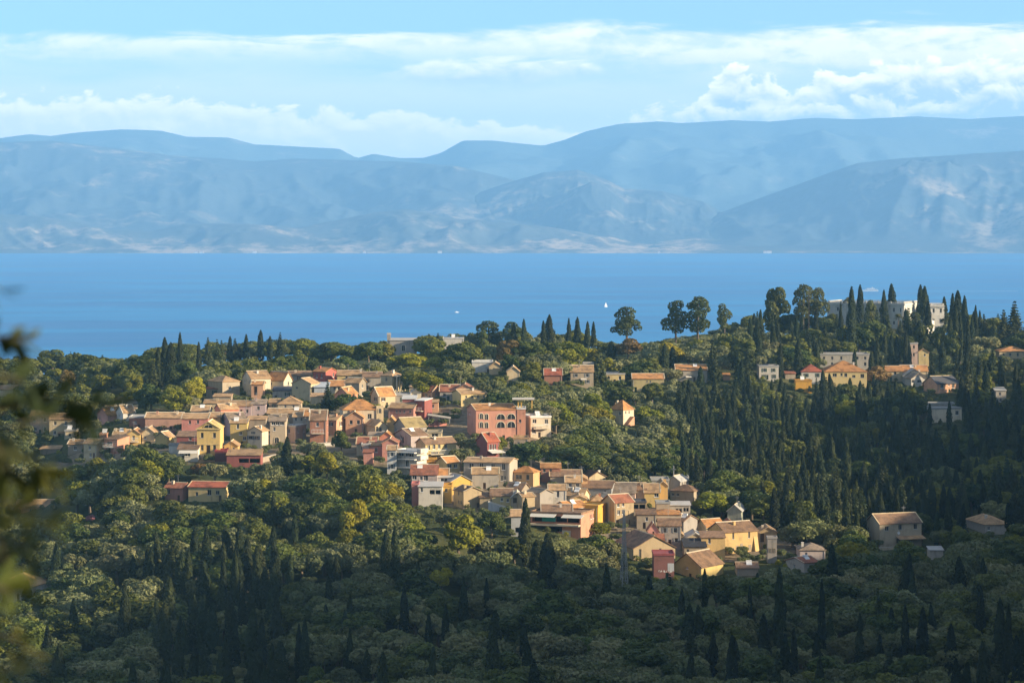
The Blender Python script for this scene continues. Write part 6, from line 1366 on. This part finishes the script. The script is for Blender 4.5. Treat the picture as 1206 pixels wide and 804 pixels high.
PLACE = [(lambda p, r: r > 690 and p < 170, 'in the shaded grove below the white house at the grove foot'), (lambda p, r: r > 680 and p < 345, 'in the dark cypress clump of the shaded valley'),
  (lambda p, r: r > 690 and p < 640, 'in the shaded valley below the open meadow'), (lambda p, r: r > 690 and p < 860, 'in the shaded valley under the lattice pylon'), (lambda p, r: r > 690, 'in the shaded valley below the shaded brown roofed house'),
  (lambda p, r: p > 840 and r > 520, 'on the dark wooded slope below the palace hill'), (lambda p, r: p > 840 and r > 440, 'on the slope under the palace hill villas'), (lambda p, r: p > 840, 'on the palace hill'),
  (lambda p, r: r < 450 and p < 250, 'in the far wood against the sea'), (lambda p, r: r < 450 and p < 640, 'on the wooded ridge above the village'), (lambda p, r: p < 180, 'in the olive grove behind the blurred branch'), (lambda p, r: p < 480, 'in the terraced groves below the village'),
  (lambda p, r: p > 600 and r < 530, 'on the olive hillside between village and palace'), (lambda p, r: r < 600, 'in the gardens among the village houses'), (lambda p, r: True, 'in the trees along the lower edge of the village')]
order = sorted(range(len(TREES)), key=lambda i: -VIS[i])
count = {}; solo = []; mass = []
for i in order:
    t = TREES[i]; k = t[0]
    pp = 603 + F * t[2] / t[3]
    if (pp < -12 or pp > 1218) and VIS[i] < 5:
        if t[6] > 3.5: mass.append(i)
        continue
    if VIS[i] < 5 and not t[7]: continue
    if VIS[i] < 1: continue
    if count.get(k, 0) < 295: solo.append(i); count[k] = count.get(k, 0) + 1
    elif VIS[i] >= 8: mass.append(i)
info = {}; buckets = {}
for i in solo:
    t = TREES[i]; p, rb_ = col_row(t[2], t[3], t[4]); rt_ = col_row(t[2], t[3], t[4] + t[6])[1]; r = (rb_ + rt_) / 2
    best = None
    for mx, my, mw, mh, s in MARKS:
        d = math.hypot(max(0, abs(p - mx) - mw / 2), max(0, abs(r - my) - mh / 2))
        if best is None or d < best[0]: best = (d, mx, my, mw, mh, s)
    d, mx, my, mw, mh, s = best
    what = f'{size_word(t[0], t[5], t[6])} {TONE[t[1]]} {NOUN[t[0]]}'
    if d < 75:
        dx = (p - mx) / max(mw, 8); dy = (r - my) / max(mh, 8)
        rel = ('below the' if dy > 0 else 'above the') if abs(dy) > abs(dx) else ('right of the' if dx > 0 else 'left of the')
        buckets.setdefault((what, rel, s), []).append((d, i))
    else:
        buckets.setdefault((what, None, [w for f, w in PLACE if f(p, r)][0]), []).append((d, i))
def fit16(t):
    for a, b in (('middle sized ', ''), ('grey green', 'grey'), ('pale silvery', 'silvery'), ('yellow green tree', 'lime tree'), (' tree ', ' '), ('the ', '', )):
        if len(t.split()) <= 16: break
        t = t.replace(a, b)
    return t
for (what, rel, s), L in buckets.items():
    L.sort()
    for n, (d, i) in enumerate(L):
        if rel is None: info[i] = (f'{what} {s}', f'{what}s {s}')
        elif len(L) == 1: info[i] = (f'{what} {rel} {s}', None)
        elif n < len(ORD) and len((f'{ORD[n]} {what} {rel} {s}').split()) <= 16: info[i] = (f'{ORD[n]} {what} {rel} {s}', None)
        else: info[i] = (f'{what} {"well " if rel[0] in "ba" else "far "}{rel} {s}', f'{what}s {rel} {s}')
rr_ = random.Random(21)
for i in solo:
    kind, leaf, x, y, z, rad, h, man = TREES[i]
    cr, tr, ph, pr = rr_.choice(PROTO[kind, leaf])
    root = empty(kind, (x, y, z), rr_.uniform(0, 6.28)); sxy = rad / pr; sz = h / ph
    root.scale = (sxy, sxy * rr_.uniform(.82, 1.2), sz)
    if not man: root.rotation_euler = (rr_.gauss(0, .045), rr_.gauss(0, .045), root.rotation_euler.z)
    lab, grp = info[i]; lab = fit16(lab); grp = grp.replace('cypresss', 'cypresses') if grp else grp
    tag(root, lab, {'olive_tree': 'tree', 'broadleaf_tree': 'tree', 'shrub': 'shrub', 'cypress_tree': 'cypress', 'pine_tree': 'pine', 'conifer_tree': 'conifer', 'palm_tree': 'palm'}[kind], grp or NOUN[kind].replace('cypress', 'cypresse') + 's of the hillside and village')
    c = bpy.data.objects.new('foliage' if kind == 'shrub' else 'crown', cr); COL.objects.link(c); c.parent = root
    q = bpy.data.objects.new('stem' if kind == 'shrub' else 'trunk', tr); COL.objects.link(q); q.parent = root
# the rest, too many to count: one mass per kind of foliage, real trees joined into one mesh
by = {}
for i in mass: by.setdefault(TREES[i][1], []).append(i)
def mesh_arrays(me):
    n = len(me.vertices); V = np.empty(n * 3, np.float32); me.vertices.foreach_get('co', V); return V.reshape(-1, 3)
MASSNAME = dict(olive='grey green olives', silver='silvery olives', oak='deep green trees', lime='yellow green trees', cypress='dark cypresses', shrub='low bushes', rust='rusty trees', fir='dark conifers', pine='green pines', blossom='flowering bushes')
for leaf, L in by.items():
    VV = []
    for i in L:
        kind, _, x, y, z, rad, h, man = TREES[i]
        cr, tr, ph, pr = rr_.choice(PROTO[kind, leaf]); V = mesh_arrays(cr); a = rr_.uniform(0, 6.28); s = rad / pr
        VV.append(np.stack([(V[:, 0] * math.cos(a) - V[:, 1] * math.sin(a)) * s + x, (V[:, 0] * math.sin(a) + V[:, 1] * math.cos(a)) * s + y, V[:, 2] * h / ph + z], 1))
    o = bpy.data.objects.new('woodland', crown_mesh('woodland', np.concatenate(VV), LEAF[leaf])); COL.objects.link(o); o['kind'] = 'stuff'; o['label'] = f'mass of {MASSNAME[leaf]} filling gaps in the woods'
print('TREES', len(TREES), 'solo', count, 'mass', {k: len(v) for k, v in by.items()})
BARK_NEAR = mat_plain('young_bark', (.07, .06, .04), .9, .1)
LEAF_NEAR_D = mat_leaf('near_dark', (.018, .032, .010), (.04, .052, .016), .25); LEAF_NEAR_Y = mat_leaf('near_yellow', (.032, .048, .010), (.085, .088, .018), .28)
near_shrub()
